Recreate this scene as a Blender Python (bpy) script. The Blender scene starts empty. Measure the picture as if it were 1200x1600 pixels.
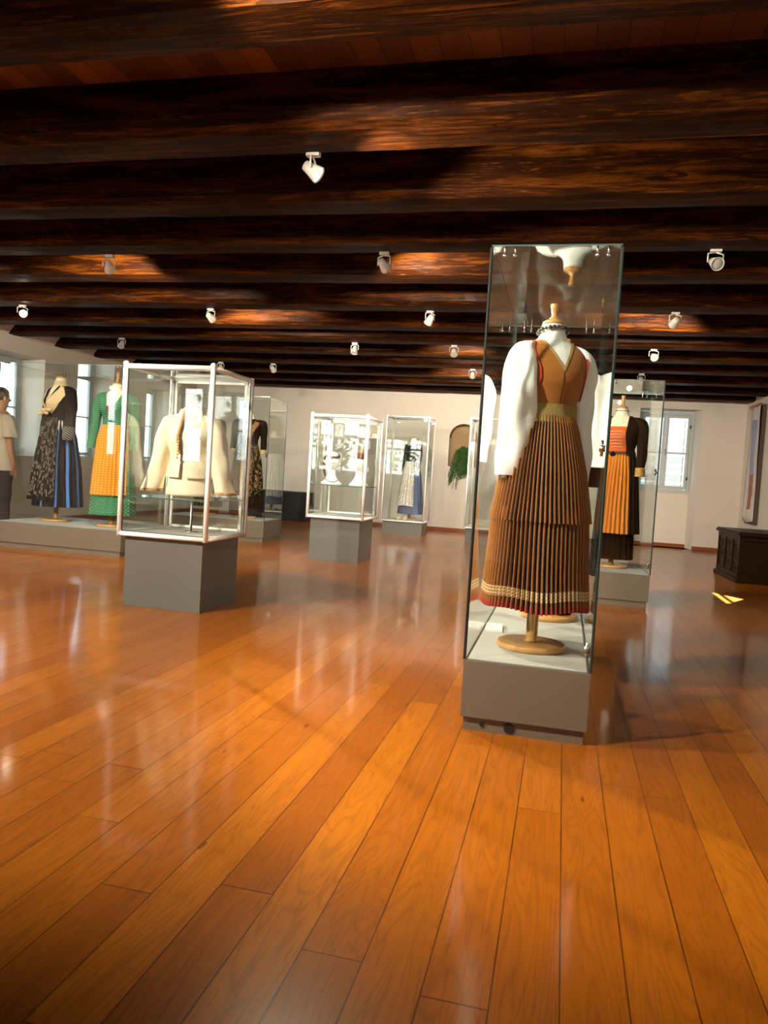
import bpy, bmesh, math, random
from mathutils import Vector, Matrix
PI = math.pi
R = math.radians
sin, cos = math.sin, math.cos
S = bpy.context.scene
C = S.collection
rnd = random.Random(7)

# ------------------------------------------------------------------ camera
def cam_rows(yaw, pitch, roll):
    def w2c(x, y, z):
        X = x*cos(yaw) + y*sin(yaw); Y = -x*sin(yaw) + y*cos(yaw)
        y2 = Y*cos(pitch) - z*sin(pitch); z2 = Y*sin(pitch) + z*cos(pitch)
        return (X*cos(roll) + z2*sin(roll), -X*sin(roll) + z2*cos(roll), y2)
    ex, ey, ez = w2c(1, 0, 0), w2c(0, 1, 0), w2c(0, 0, 1)
    right = Vector((ex[0], ey[0], ez[0])); up = Vector((ex[1], ey[1], ez[1])); fwd = Vector((ex[2], ey[2], ez[2]))
    return right, up, fwd
right, up, fwd = cam_rows(R(13.2), R(2.847), R(3.512))
cd = bpy.data.cameras.new('camera')
cam = bpy.data.objects.new('camera', cd); C.objects.link(cam)
m = Matrix((right, up, -fwd)).transposed().to_4x4(); m.translation = Vector((0, 0, 0.98))
cam.matrix_world = m
cd.sensor_fit = 'HORIZONTAL'; cd.sensor_width = 36; cd.lens = 36*1185.6/1200
cd.clip_start = 0.05; cd.clip_end = 200
S.camera = cam

# ------------------------------------------------------------------ world, sun, exposure
w = bpy.data.worlds.new('sky'); S.world = w; w.use_nodes = True
bg = w.node_tree.nodes['Background']; bg.inputs[0].default_value = (0.70, 0.87, 1.0, 1); bg.inputs[1].default_value = 5.2
SUN_DIR = Vector((0.50, 0.50, 0.55)).normalized()          # towards the sun
sd = bpy.data.lights.new('sun', 'SUN'); sd.energy = 105; sd.angle = R(0.5); sd.color = (1, 0.97, 0.92)
so = bpy.data.objects.new('sun', sd); C.objects.link(so); so.rotation_euler = SUN_DIR.to_track_quat('Z', 'Y').to_euler()
so.location = (20, 10, 20)
S.view_settings.view_transform = 'Standard'; S.view_settings.look = 'None'
S.view_settings.gamma = 1; S.view_settings.use_curve_mapping = False
S.view_settings.exposure = 0.45
cy = S.cycles
cy.max_bounces = 10; cy.diffuse_bounces = 5; cy.glossy_bounces = 6; cy.transmission_bounces = 6; cy.transparent_max_bounces = 40
cy.sample_clamp_indirect = 30.0; cy.caustics_reflective = False; cy.caustics_refractive = False
cy.use_denoising = True
def portal(name, loc, rot, sx, sy):
    l = bpy.data.lights.new(name, 'AREA'); l.shape = 'RECTANGLE'; l.size = sx; l.size_y = sy; l.cycles.is_portal = True
    o = bpy.data.objects.new(name, l); C.objects.link(o); o.location = loc; o.rotation_euler = rot
LAMP_W = 205.0

# ------------------------------------------------------------------ room numbers
XL, XR, YB, YR = -7.25, 2.92, 13.95, -3.4
ZB, ZC = 2.53, 2.79

# ------------------------------------------------------------------ material helpers
class NT:
    def __init__(s, name):
        s.m = bpy.data.materials.new(name); s.m.use_nodes = True; s.t = s.m.node_tree; s.n = s.t.nodes; s.l = s.t.links
        s.b = s.n['Principled BSDF']
    def put(s, sock, v):
        if isinstance(v, bpy.types.NodeSocket): s.l.new(v, sock)
        elif isinstance(v, (tuple, list)): sock.default_value = tuple(v) + ((1,) if len(v) == 3 and sock.type == 'RGBA' else ())
        else: sock.default_value = v
    def math(s, op, a, b=0.0, c=None, clamp=False):
        n = s.n.new('ShaderNodeMath'); n.operation = op; n.use_clamp = clamp; s.put(n.inputs[0], a); s.put(n.inputs[1], b)
        if c is not None: s.put(n.inputs[2], c)
        return n.outputs[0]
    def mix(s, f, a, b, blend='MIX'):
        n = s.n.new('ShaderNodeMix'); n.data_type = 'RGBA'; n.blend_type = blend; n.clamp_factor = True
        s.put(n.inputs[0], f); s.put(n.inputs[6], a); s.put(n.inputs[7], b); return n.outputs[2]
    def uv(s):
        n = s.n.new('ShaderNodeUVMap'); x = s.n.new('ShaderNodeSeparateXYZ'); s.l.new(n.outputs[0], x.inputs[0]); return x.outputs[0], x.outputs[1]
    def obj(s):
        n = s.n.new('ShaderNodeTexCoord'); return n.outputs['Object']
    def pos(s):
        n = s.n.new('ShaderNodeNewGeometry'); return n.outputs['Position']
    def sep(s, v):
        x = s.n.new('ShaderNodeSeparateXYZ'); s.l.new(v, x.inputs[0]); return x.outputs
    def comb(s, x, y, z=0.0):
        n = s.n.new('ShaderNodeCombineXYZ'); s.put(n.inputs[0], x); s.put(n.inputs[1], y); s.put(n.inputs[2], z); return n.outputs[0]
    def scale(s, v, sc):
        n = s.n.new('ShaderNodeVectorMath'); n.operation = 'MULTIPLY'; s.l.new(v, n.inputs[0]); n.inputs[1].default_value = sc; return n.outputs[0]
    def add(s, v, u):
        n = s.n.new('ShaderNodeVectorMath'); n.operation = 'ADD'; s.put(n.inputs[0], v); s.put(n.inputs[1], u); return n.outputs[0]
    def noise(s, v, sc, det=3.0, rough=0.5, dist=0.0):
        n = s.n.new('ShaderNodeTexNoise'); s.l.new(v, n.inputs['Vector']); s.put(n.inputs['Scale'], sc)
        n.inputs['Detail'].default_value = det; n.inputs['Roughness'].default_value = rough; n.inputs['Distortion'].default_value = dist
        return n.outputs['Fac']
    def white(s, v):
        n = s.n.new('ShaderNodeTexWhiteNoise'); n.noise_dimensions = '3D'; s.l.new(v, n.inputs['Vector']); return n.outputs['Value']
    def ramp(s, f, stops):
        n = s.n.new('ShaderNodeValToRGB'); s.put(n.inputs[0], f); e = n.color_ramp.elements
        while len(e) < len(stops): e.new(0.5)
        for k, (p, c) in enumerate(stops): e[k].position = p; e[k].color = tuple(c) + (1,)
        return n.outputs[0]
    def bump(s, h, strength=0.3, dist=0.01):
        n = s.n.new('ShaderNodeBump'); s.put(n.inputs['Height'], h); n.inputs['Strength'].default_value = strength
        n.inputs['Distance'].default_value = dist; s.l.new(n.outputs[0], s.b.inputs['Normal']); return n
    def set(s, **k):
        for a, v in k.items():
            s.put(s.b.inputs[{'color': 'Base Color', 'rough': 'Roughness', 'metal': 'Metallic', 'coat': 'Coat Weight', 'coat_rough': 'Coat Roughness',
                              'spec': 'Specular IOR Level', 'sheen': 'Sheen Weight', 'emit': 'Emission Color', 'power': 'Emission Strength', 'trans': 'Transmission Weight'}[a]], v)
        return s.m
def plain(name, color, rough=0.6, bumpy=0.0, bsc=60, **k):
    n = NT(name); n.set(color=color, rough=rough, **k)
    if bumpy: n.bump(n.noise(n.obj(), bsc), bumpy, 0.005)
    return n.m

# glass that reflects by its angle and lets the rest through, the same for every ray
def glass_mat(name, tint=(0.965, 0.985, 0.975)):
    n = NT(name); n.n.remove(n.b)
    g = n.n.new('ShaderNodeNewGeometry')
    ior = n.math('ADD', 1.52, n.math('MULTIPLY', g.outputs['Backfacing'], 1/1.52 - 1.52))
    fr = n.n.new('ShaderNodeFresnel'); n.l.new(ior, fr.inputs['IOR'])
    t = n.n.new('ShaderNodeBsdfTransparent'); t.inputs[0].default_value = tint + (1,)
    gl = n.n.new('ShaderNodeBsdfGlossy'); gl.inputs['Roughness'].default_value = 0.0; gl.inputs[0].default_value = (1, 1, 1, 1)
    mx = n.n.new('ShaderNodeMixShader'); n.l.new(fr.outputs[0], mx.inputs[0]); n.l.new(t.outputs[0], mx.inputs[1]); n.l.new(gl.outputs[0], mx.inputs[2])
    n.l.new(mx.outputs[0], n.n['Material Output'].inputs[0]); return n.m
GLASS = glass_mat('case_glass')
WGLASS = glass_mat('window_glass', (0.99, 0.99, 0.99))
EDGE = plain('glass_edge', (0.06, 0.12, 0.11), 0.15, coat=0.5)
EDGE_L = plain('polished_glass_edge', (0.25, 0.42, 0.38), 0.1, coat=0.6)

def floor_mat():
    n = NT('oak_floor'); x, y, z = n.sep(n.pos())
    px = n.math('DIVIDE', n.math('SUBTRACT', x, 0.061), 0.129)
    i = n.math('FLOOR', px); fx = n.math('FRACT', px)
    r1 = n.white(n.comb(i, 3.1, 0.7))
    ln = n.math('ADD', 1.5, n.math('MULTIPLY', r1, 1.2))
    py = n.math('ADD', n.math('DIVIDE', y, ln), n.math('MULTIPLY', n.white(n.comb(i, 9.4, 2.2)), 7.0))
    j = n.math('FLOOR', py); fy = n.math('FRACT', py)
    cell = n.comb(i, j, 5.0); rv = n.white(cell); rv2 = n.white(n.comb(j, i, 1.3))
    off = n.comb(n.math('MULTIPLY', rv, 31.0), n.math('MULTIPLY', rv2, 17.0), 0.0)
    p = n.add(n.pos(), off)
    g1 = n.noise(n.scale(p, (30, 2.2, 1)), 1.0, 5, 0.6, 0.6)
    g2 = n.noise(n.scale(p, (130, 6, 1)), 1.0, 3, 0.6, 0.2)
    swirl = n.noise(n.scale(p, (8, 0.75, 1)), 1.0, 2, 0.45, 0.7)
    rings = n.math('ABSOLUTE', n.math('SINE', n.math('MULTIPLY', swirl, 70.0)))
    blot = n.noise(n.scale(p, (3, 1.2, 1)), 1.0, 2)
    base = n.ramp(rv, [(0.0, (0.25, 0.068, 0.002)), (0.3, (0.30, 0.088, 0.0025)), (0.75, (0.335, 0.103, 0.003)), (1.0, (0.375, 0.120, 0.004))])
    c = n.mix(n.math('MULTIPLY', g1, 0.75), base, (0.15, 0.038, 0.004))
    c = n.mix(n.math('MULTIPLY', n.math('POWER', n.math('SUBTRACT', 1.0, rings), 2.0), 0.34), c, (0.10, 0.024, 0.003))
    c = n.mix(n.math('MULTIPLY', n.math('GREATER_THAN', g2, 0.60), 0.30), c, (0.10, 0.026, 0.004))
    c = n.mix(n.math('MULTIPLY', n.math('SUBTRACT', blot, 0.5), 0.8, clamp=True), c, (0.14, 0.036, 0.004))
    vo = n.n.new('ShaderNodeTexVoronoi'); n.l.new(n.scale(p, (5.5, 1.6, 1)), vo.inputs['Vector']); vo.inputs['Scale'].default_value = 1.0
    knot = n.math('LESS_THAN', vo.outputs['Distance'], 0.04)
    c = n.mix(n.math('MULTIPLY', knot, 0.6), c, (0.025, 0.007, 0.002))
    ex = n.math('MINIMUM', fx, n.math('SUBTRACT', 1.0, fx)); ey = n.math('MULTIPLY', n.math('MINIMUM', fy, n.math('SUBTRACT', 1.0, fy)), 16.0)
    e = n.math('MINIMUM', ex, ey)
    wob = n.noise(n.scale(n.pos(), (3, 3, 1)), 1.0, 2)
    seam = n.math('LESS_THAN', e, n.math('MULTIPLY', wob, 0.026))
    c = n.mix(n.math('MULTIPLY', seam, 0.85), c, (0.04, 0.010, 0.002))
    rough = n.math('ADD', 0.276, n.math('MULTIPLY', n.noise(n.scale(n.pos(), (8, 2, 1)), 1.0, 3), 0.08))
    n.b.inputs['Specular Tint'].default_value = (1, .80, .50, 1)
    n.set(color=c, rough=rough, spec=0.10, coat=0.46, coat_rough=n.math('ADD', 0.075, n.math('MULTIPLY', wob, 0.05)))
    n.bump(n.noise(n.scale(n.pos(), (7.5, 2.5, 1)), 1.0, 0), 0.05, 0.012); return n.m
FLOOR = floor_mat()

def beam_mat(name, c1, c2, c3, axis=0, rough=0.42):
    n = NT(name); p = n.pos()
    o = n.n.new('ShaderNodeObjectInfo'); p = n.add(p, n.comb(n.math('MULTIPLY', o.outputs['Random'], 40.0), 0.0, 0.0))
    s1 = (1.2, 14, 14) if axis == 0 else (14, 1.2, 14)
    s2 = (5, 90, 90) if axis == 0 else (90, 5, 90)
    a = n.noise(n.scale(p, s1), 1.0, 5, 0.65, 0.8); b = n.noise(n.scale(p, s2), 1.0, 4, 0.7, 0.3)
    bl = n.noise(n.scale(p, (2.0, 6, 6)), 1.0, 3)
    c = n.ramp(a, [(0.28, c1), (0.5, c2), (0.75, c3)])
    c = n.mix(n.math('MULTIPLY', n.math('GREATER_THAN', b, 0.56), 0.6), c, c1)
    c = n.mix(n.math('MULTIPLY', n.math('LESS_THAN', b, 0.40), 0.5), c, c3)
    c = n.mix(n.math('MULTIPLY', n.math('SUBTRACT', bl, 0.45), 2.0, clamp=True), c, c1)
    crack = n.math('LESS_THAN', n.math('ABSOLUTE', n.math('SUBTRACT', n.noise(n.scale(p, (0.7, 7, 7)), 1.0, 2), 0.5)), 0.006)
    c = n.mix(n.math('MULTIPLY', crack, 0.8), c, (0.01, 0.003, 0.001))
    n.set(color=c, rough=n.math('ADD', rough - 0.12, n.math('MULTIPLY', a, 0.3)), spec=0.0, coat=0.20, coat_rough=0.38); n.b.inputs['Specular Tint'].default_value = (1, .7, .45, 1)
    n.bump(n.math('SUBTRACT', n.math('ADD', n.math('MULTIPLY', a, 1.0), n.math('MULTIPLY', b, 0.35)), n.math('MULTIPLY', crack, 0.8)), 0.8, 0.012); return n.m
BEAM = beam_mat('dark_stained_beam', (0.005, 0.0012, 0.0004), (0.021, 0.0052, 0.0007), (0.135, 0.036, 0.0030))

def boards_mat():
    n = NT('ceiling_boards'); x, y, z = n.sep(n.pos())
    px = n.math('DIVIDE', x, 0.127); i = n.math('FLOOR', px); fx = n.math('FRACT', px)
    rv = n.white(n.comb(i, 2.0, 1.0))
    g = n.noise(n.scale(n.pos(), (40, 3, 1)), 1.0, 4, 0.6, 0.4)
    c = n.ramp(rv, [(0, (0.055, 0.014, 0.004)), (0.5, (0.15, 0.042, 0.010)), (1, (0.24, 0.082, 0.022))])
    c = n.mix(n.math('MULTIPLY', g, 0.6), c, (0.05, 0.013, 0.004))
    seam = n.math('LESS_THAN', n.math('MINIMUM', fx, n.math('SUBTRACT', 1.0, fx)), 0.018)
    c = n.mix(seam, c, (0.01, 0.003, 0.001))
    n.set(color=c, rough=0.55); n.bump(g, 0.3, 0.01); return n.m
BOARDS = boards_mat()

def plaster(name, c):
    n = NT(name); a = n.noise(n.pos(), 2.2, 4); b = n.noise(n.pos(), 45, 3)
    col = n.mix(n.math('MULTIPLY', a, 0.22), c, tuple(v*0.86 for v in c))
    n.set(color=col, rough=0.85, spec=0.2); n.bump(n.math('ADD', n.math('MULTIPLY', n.noise(n.pos(), 5, 2), 1.4), n.math('MULTIPLY', b, 0.25)), 0.25, 0.012); return n.m
WALL = plaster('white_plaster', (0.66, 0.60, 0.53))
FACADE = plaster('outside_white_stone', (0.86, 0.86, 0.84))
def streak():
    n = NT('outside_rough_render'); x, y, z = n.sep(n.pos())
    v = n.comb(n.math('ADD', x, z), n.math('MULTIPLY', n.math('SUBTRACT', x, z), 6.0), 0.0)
    a = n.noise(v, 2.2, 4, 0.6)
    n.set(color=n.mix(a, (0.50, 0.50, 0.48), (0.28, 0.28, 0.27)), rough=0.9); return n.m
STREAK = streak()
def painted(name, c, rough=0.35):
    n = NT(name); a = n.noise(n.obj(), 1.5, 3); b = n.noise(n.scale(n.obj(), (2, 2, 30)), 1.0, 3)
    n.set(color=n.mix(n.math('MULTIPLY', a, 0.25), c, tuple(v*0.75 for v in c)), rough=rough, spec=0.4, metal=0.0)
    n.bump(b, 0.04, 0.005); return n.m
PLINTH = painted('grey_plinth_paint', (0.140, 0.115, 0.086), 0.36)
PEDESTAL = painted('grey_pedestal_metal', (0.105, 0.102, 0.090), 0.30)
DECK = painted('pale_case_floor', (0.46, 0.45, 0.42), 0.5)
ALU = plain('white_aluminium', (0.86, 0.86, 0.85), 0.35, coat=0.2)
STEEL = plain('polished_steel', (0.7, 0.7, 0.7), 0.2, metal=1.0)
BLACK = plain('black_paint', (0.008, 0.008, 0.008), 0.5)
RUBBER = plain('black_gasket', (0.012, 0.013, 0.012), 0.4)
WHITEP = plain('white_lamp_enamel', (0.62, 0.60, 0.56), 0.35)
def woodm(name, a, b, sc=(6, 6, 50), rough=0.35):
    n = NT(name); g = n.noise(n.scale(n.obj(), sc), 1.0, 3, 0.5, 0.7)
    n.set(color=n.mix(g, a, b), rough=rough, spec=.5 if max(a) > .1 else .04, coat=0.25 if max(a) > .1 else .04, coat_rough=0.2); return n.m
BEECH = woodm('pale_beech', (0.62, 0.34, 0.12), (0.42, 0.20, 0.055), (22, 22, 3))
WINWOOD = plain('grey_window_paint', (0.42, 0.47, 0.46), 0.45, 0.1)
CHESTM = woodm('dark_carved_oak', (0.030, 0.012, 0.005), (0.008, 0.003, 0.002), (4, 10, 30), 0.4)
BASEB = woodm('reddish_skirting', (0.28, 0.075, 0.014), (0.17, 0.04, 0.008), (2, 2, 40))
LINEN = plain('white_linen', (0.84, 0.86, 0.84), 0.8, 0.15, 90, sheen=0.2)
TORSO = plain('cream_torso_cloth', (0.74, 0.66, 0.52), 0.75, 0.1, 200)
SKIN = plain('skin', (0.55, 0.27, 0.15), 0.5, 0.05, 120)

# ------------------------------------------------------------------ mesh helpers
def obj(name, bm, mat, parent=None, smooth=False):
    me = bpy.data.meshes.new(name); bmesh.ops.recalc_face_normals(bm, faces=bm.faces[:]) if not getattr(bm, 'keepn', False) else None
    bm.to_mesh(me); bm.free()
    for mm in (mat if isinstance(mat, (list, tuple)) else [mat]): me.materials.append(mm)
    if smooth:
        for p in me.polygons: p.use_smooth = True
    o = bpy.data.objects.new(name, me); C.objects.link(o)
    if parent: o.parent = parent
    return o
def box(bm, x0, x1, y0, y1, z0, z1, mi=0):
    r = bmesh.ops.create_cube(bm, size=1.0); v = r['verts']
    for p in v: p.co = Vector((x0 + (p.co.x + .5)*(x1-x0), y0 + (p.co.y + .5)*(y1-y0), z0 + (p.co.z + .5)*(z1-z0)))
    for f in {f for p in v for f in p.link_faces}: f.material_index = mi
    return v
def bev(bm, w=0.004, seg=2):
    bmesh.ops.bevel(bm, geom=bm.edges[:], offset=w, segments=seg, affect='EDGES', profile=0.7)
def bx(name, b, mat, parent=None, w=0.0):
    bm = bmesh.new(); box(bm, *b)
    if w: bev(bm, w)
    return obj(name, bm, mat, parent)
def tube(bm, pts, r, n=10, cap=True):
    pts = [Vector(p) for p in pts]; rs = r if isinstance(r, (list, tuple)) else [r]*len(pts); rings = []
    prev = None
    for i, p in enumerate(pts):
        t = (pts[min(i+1, len(pts)-1)] - pts[max(i-1, 0)]).normalized()
        a = t.orthogonal().normalized() if prev is None else (prev - t*prev.dot(t)).normalized()
        prev = a; b = t.cross(a)
        rings.append([bm.verts.new(p + (a*cos(2*PI*k/n) + b*sin(2*PI*k/n))*rs[i]) for k in range(n)])
    for A, B in zip(rings, rings[1:]):
        for k in range(n): bm.faces.new((A[k], A[(k+1) % n], B[(k+1) % n], B[k]))
    if cap: bm.faces.new(rings[0][::-1]); bm.faces.new(rings[-1])
def lathe(bm, prof, cx=0, cy=0, cz=0, n=28, mi=0):
    rings = [[bm.verts.new((cx + r*cos(2*PI*k/n), cy + r*sin(2*PI*k/n), cz + z)) for k in range(n)] for z, r in prof]
    for A, B in zip(rings, rings[1:]):
        for k in range(n): bm.faces.new((A[k], A[(k+1) % n], B[(k+1) % n], B[k])).material_index = mi
    bm.faces.new(rings[0][::-1]).material_index = mi; bm.faces.new(rings[-1]).material_index = mi
def tag(o, label, cat, group=None, kind=None):
    o['label'] = label; o['category'] = cat
    if group: o['group'] = group
    if kind: o['kind'] = kind
    return o
def thing(name, label, cat, loc=(0, 0, 0), rz=0, group=None):
    o = bpy.data.objects.new(name, None); C.objects.link(o); o.location = loc; o.rotation_euler = (0, 0, rz)
    o.empty_display_size = 0.1
    return tag(o, label, cat, group)
def struct(o, label=None):
    o['kind'] = 'structure'
    if label: o['label'] = label
    return o
def loft(bm, rings, uvs, closed=True, cap=(False, False)):
    L = bm.loops.layers.uv.verify(); V = [[bm.verts.new(p) for p in r] for r in rings]; n = len(V[0])
    for a in range(len(V)-1):
        for k in range(n if closed else n-1):
            k2 = (k+1) % n
            f = bm.faces.new((V[a][k], V[a][k2], V[a+1][k2], V[a+1][k]))
            us = (uvs[a][k], (uvs[a][k+1] if k+1 < len(uvs[a]) else uvs[a][k2]), (uvs[a+1][k+1] if k+1 < len(uvs[a+1]) else uvs[a+1][k2]), uvs[a+1][k])
            for lp, q in zip(f.loops, us): lp[L].uv = q
    if cap[0]: bm.faces.new(V[0][::-1])
    if cap[1]: bm.faces.new(V[-1])

# ------------------------------------------------------------------ room shell
def wall_grid(bm, axis, fixed, thick, a0, a1, z0, z1, holes):
    """wall across a0..a1 with rectangular holes (h0,h1,zb,zt); axis 'x' means it runs along x at y=fixed"""
    cuts = sorted({a0, a1} | {h[0] for h in holes} | {h[1] for h in holes})
    for s, e in zip(cuts, cuts[1:]):
        spans = [(z0, z1)]
        for h in holes:
            if h[0] <= s and h[1] >= e:
                nx = []
                for (p, q) in spans:
                    if h[2] > p: nx.append((p, min(q, h[2])))
                    if h[3] < q: nx.append((max(p, h[3]), q))
                spans = [t for t in nx if t[1]-t[0] > 1e-4]
        for p, q in spans:
            if axis == 'x': box(bm, s, e, min(fixed, fixed+thick), max(fixed, fixed+thick), p, q)
            else: box(bm, min(fixed, fixed+thick), max(fixed, fixed+thick), s, e, p, q)
struct(bx('floor', (XL-0.5, XR+0.5, YR-0.5, YB+0.6, -0.1, 0.0), FLOOR))
struct(bx('ceiling', (XL-0.5, XR+0.5, YR-0.5, YB+0.6, ZC, ZC+0.2), BOARDS))
BW = (1.20, 2.21)                      # back window recess, down to the floor
NI = (-2.12, -1.60, 1.20, 1.99)        # plant niche
bm = bmesh.new()
wall_grid(bm, 'x', YB, 0.6, XL-0.5, XR+0.5, -0.1, ZC, [(BW[0], BW[1], 0.0, 2.41), NI])
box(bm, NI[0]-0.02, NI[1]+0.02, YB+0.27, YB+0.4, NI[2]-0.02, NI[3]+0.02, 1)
cxn, rn = (NI[0]+NI[1])/2, (NI[1]-NI[0])/2; zc = NI[3]-rn       # arch head of the niche
for s in (-1, 1):
    arc = [(cxn + s*rn*cos(t*PI/24), zc + rn*sin(t*PI/24)) for t in range(0, 13)] + [(cxn + s*rn, NI[3]), ]
    arc = arc[:-1] + [(cxn, NI[3]), (cxn + s*rn, NI[3])]
    fr = [bm.verts.new((x, YB, z)) for x, z in arc]; bk = [bm.verts.new((x, YB+0.3, z)) for x, z in arc]
    bm.faces.new(fr); bm.faces.new(bk[::-1])
    for k in range(len(arc)): bm.faces.new((fr[k], fr[(k+1) % len(arc)], bk[(k+1) % len(arc)], bk[k]))
box(bm, BW[0], BW[1], YB+0.36, YB+0.6, 0.0, 0.97)         # parapet under the window
# splayed reveals
for s, xa, xb in ((1, BW[1], BW[1]-0.065), (-1, BW[0], BW[0]+0.03)):
    P = [(xa, YB+0.001), (xa, YB+0.6), (xb, YB+0.6), (xb, YB+0.36)]
    lo = [bm.verts.new((x, y, 0)) for x, y in P]; hi = [bm.verts.new((x, y, 2.41)) for x, y in P]
    bm.faces.new(lo); bm.faces.new(hi)
    for k in range(4): bm.faces.new((lo[k], lo[(k+1) % 4], hi[(k+1) % 4], hi[k]))
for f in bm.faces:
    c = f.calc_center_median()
    if NI[0]-.001 < c.x < NI[1]+.001 and NI[2]+.01 < c.z < NI[3]+.001 and YB+.01 < c.y < YB+.28 and not f.material_index: f.material_index = 1  # niche interior faces take a darker tan than the wall
struct(obj('wall_back', bm, [WALL, plaster('niche_interior_tan', (0.36, 0.235, 0.13))]), 'white plaster back wall with arched niche and deep window recess')
LW = [(1.4, 2.35), (4.9, 5.85), (8.45, 9.4), (10.15, 11.1), (12.1, 13.05)]
bm = bmesh.new(); wall_grid(bm, 'y', XL, -0.5, YR-0.5, YB+0.6, -0.1, ZC, [(a, b, 0.93, 2.30) for a, b in LW])
struct(obj('wall_left', bm, WALL), 'white plaster side wall with three recessed windows')
RW = [(-6.95, -5.95, 0.90, 2.42), (-5.85, -5.25, 0.90, 2.42), (-4.3, -3.1, 0.90, 2.42), (-2.7, -1.5, .90, 2.42)]
bm = bmesh.new(); wall_grid(bm, 'x', YR, -0.45, XL-0.5, XR+0.5, -0.1, ZC, RW)
struct(obj('wall_rear', bm, WALL), 'white plaster wall behind the viewer with windows')
SHW = (8.8, 10.2, 0.95, 2.30)  # opening added out of view to let the sun patch in
bm = bmesh.new(); wall_grid(bm, 'y', XR, 0.4, YR-0.5, YB+0.6, -0.1, ZC, [SHW])
struct(obj('wall_right', bm, WALL), 'white plaster side wall at right')
# skirting
struct(bx('baseboard_back', (XL, BW[0], YB-0.016, YB, 0, 0.065), BASEB, w=0.003))
struct(bx('baseboard_right', (XR-0.016, XR, 9.5, YB-0.016, 0, 0.065), BASEB, w=0.003))
struct(bx('baseboard_recess', (BW[0]+0.03, BW[1]-0.065, YB+0.344, YB+0.36, 0, 0.065), BASEB, w=0.003))
struct(bx('trim_1', (BW[1], XR-0.016, YB-0.016, YB, 0, 0.065), BASEB, w=0.003))
struct(bx('baseboard_left', (XL, XL+0.016, YR, YB-0.016, 0, 0.065), BASEB, w=0.003))

# plaster corbels where the beams meet the left wall are cut from the wall: splayed plaster lumps between beams
BACKS = [-2.65, -1.75, -0.85, 0.05, 0.95, 1.84, 2.72, 3.62, 4.48, 5.28, 6.10, 7.12, 8.10, 8.90, 9.82, 10.75, 11.80, 12.80, 13.72]
def beam(yb, k):
    rr = random.Random(100+k); wd = 0.29 + rr.uniform(-.02, .03); nx = 110; bm = bmesh.new()
    prof = [(-wd, ZC), (-wd, (ZC+ZB)/2+.03), (-wd, ZB+.035), (-wd+.03, ZB), (-wd/2, ZB-.004), (-.03, ZB), (0, ZB+.035), (0, (ZC+ZB)/2), (0, ZC)]
    ph = [rr.uniform(0, 6) for _ in range(30)]; rings = []
    for i in range(nx+1):
        x = XL - 0.02 + (XR - XL + 0.04)*i/nx; r = []
        for j, (dy, z) in enumerate(prof):
            a = 0.004*sin(.9*x + ph[0]) + 0.0015*sin(4.3*x + ph[j+9]) + 0.002*sin(13*x + ph[j+18]) + rr.uniform(-.0018, .0018)
            b = 0.004*sin(.8*x + ph[1]) + 0.0015*sin(6*x + ph[j+10]) + rr.uniform(-.0015, .0015)
            r.append((x, yb + dy + a, z if z == ZC else z + b))
        rings.append(r)
    loft(bm, rings, [[(0, 0)]*len(prof)]*(nx+1), closed=False)
    # close the ends
    bm.verts.ensure_lookup_table(); n = len(prof)
    bm.faces.new(bm.verts[0:n]); bm.faces.new(list(bm.verts[nx*n:nx*n+n])[::-1])
    o = obj('ceiling_beam', bm, BEAM)
    struct(o, 'dark rough hewn ceiling beam'); o['group'] = 'dark ceiling beams'
for k, y in enumerate(BACKS): beam(y, k)
for i in range(10, len(BACKS)-1):        # splayed plaster fillers at the left wall, between the beams
    ya, yb_ = BACKS[i]+.0, BACKS[i+1]-.29
    bm = bmesh.new()
    P = [(XL-.01, ZB-.02), (XL+.02, ZB-.01), (XL+.26, ZC-.005), (XL-.01, ZC-.005)]
    a = [bm.verts.new((x, ya-.02, z)) for x, z in P]; b = [bm.verts.new((x, yb_+.02, z)) for x, z in P]
    bm.faces.new(a); bm.faces.new(b[::-1])
    for k in range(4): bm.faces.new((a[k], a[(k+1) % 4], b[(k+1) % 4], b[k]))
    struct(obj('trim_%d' % (i-8), bm, WALL), 'plaster splay between beams at the left wall')

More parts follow.
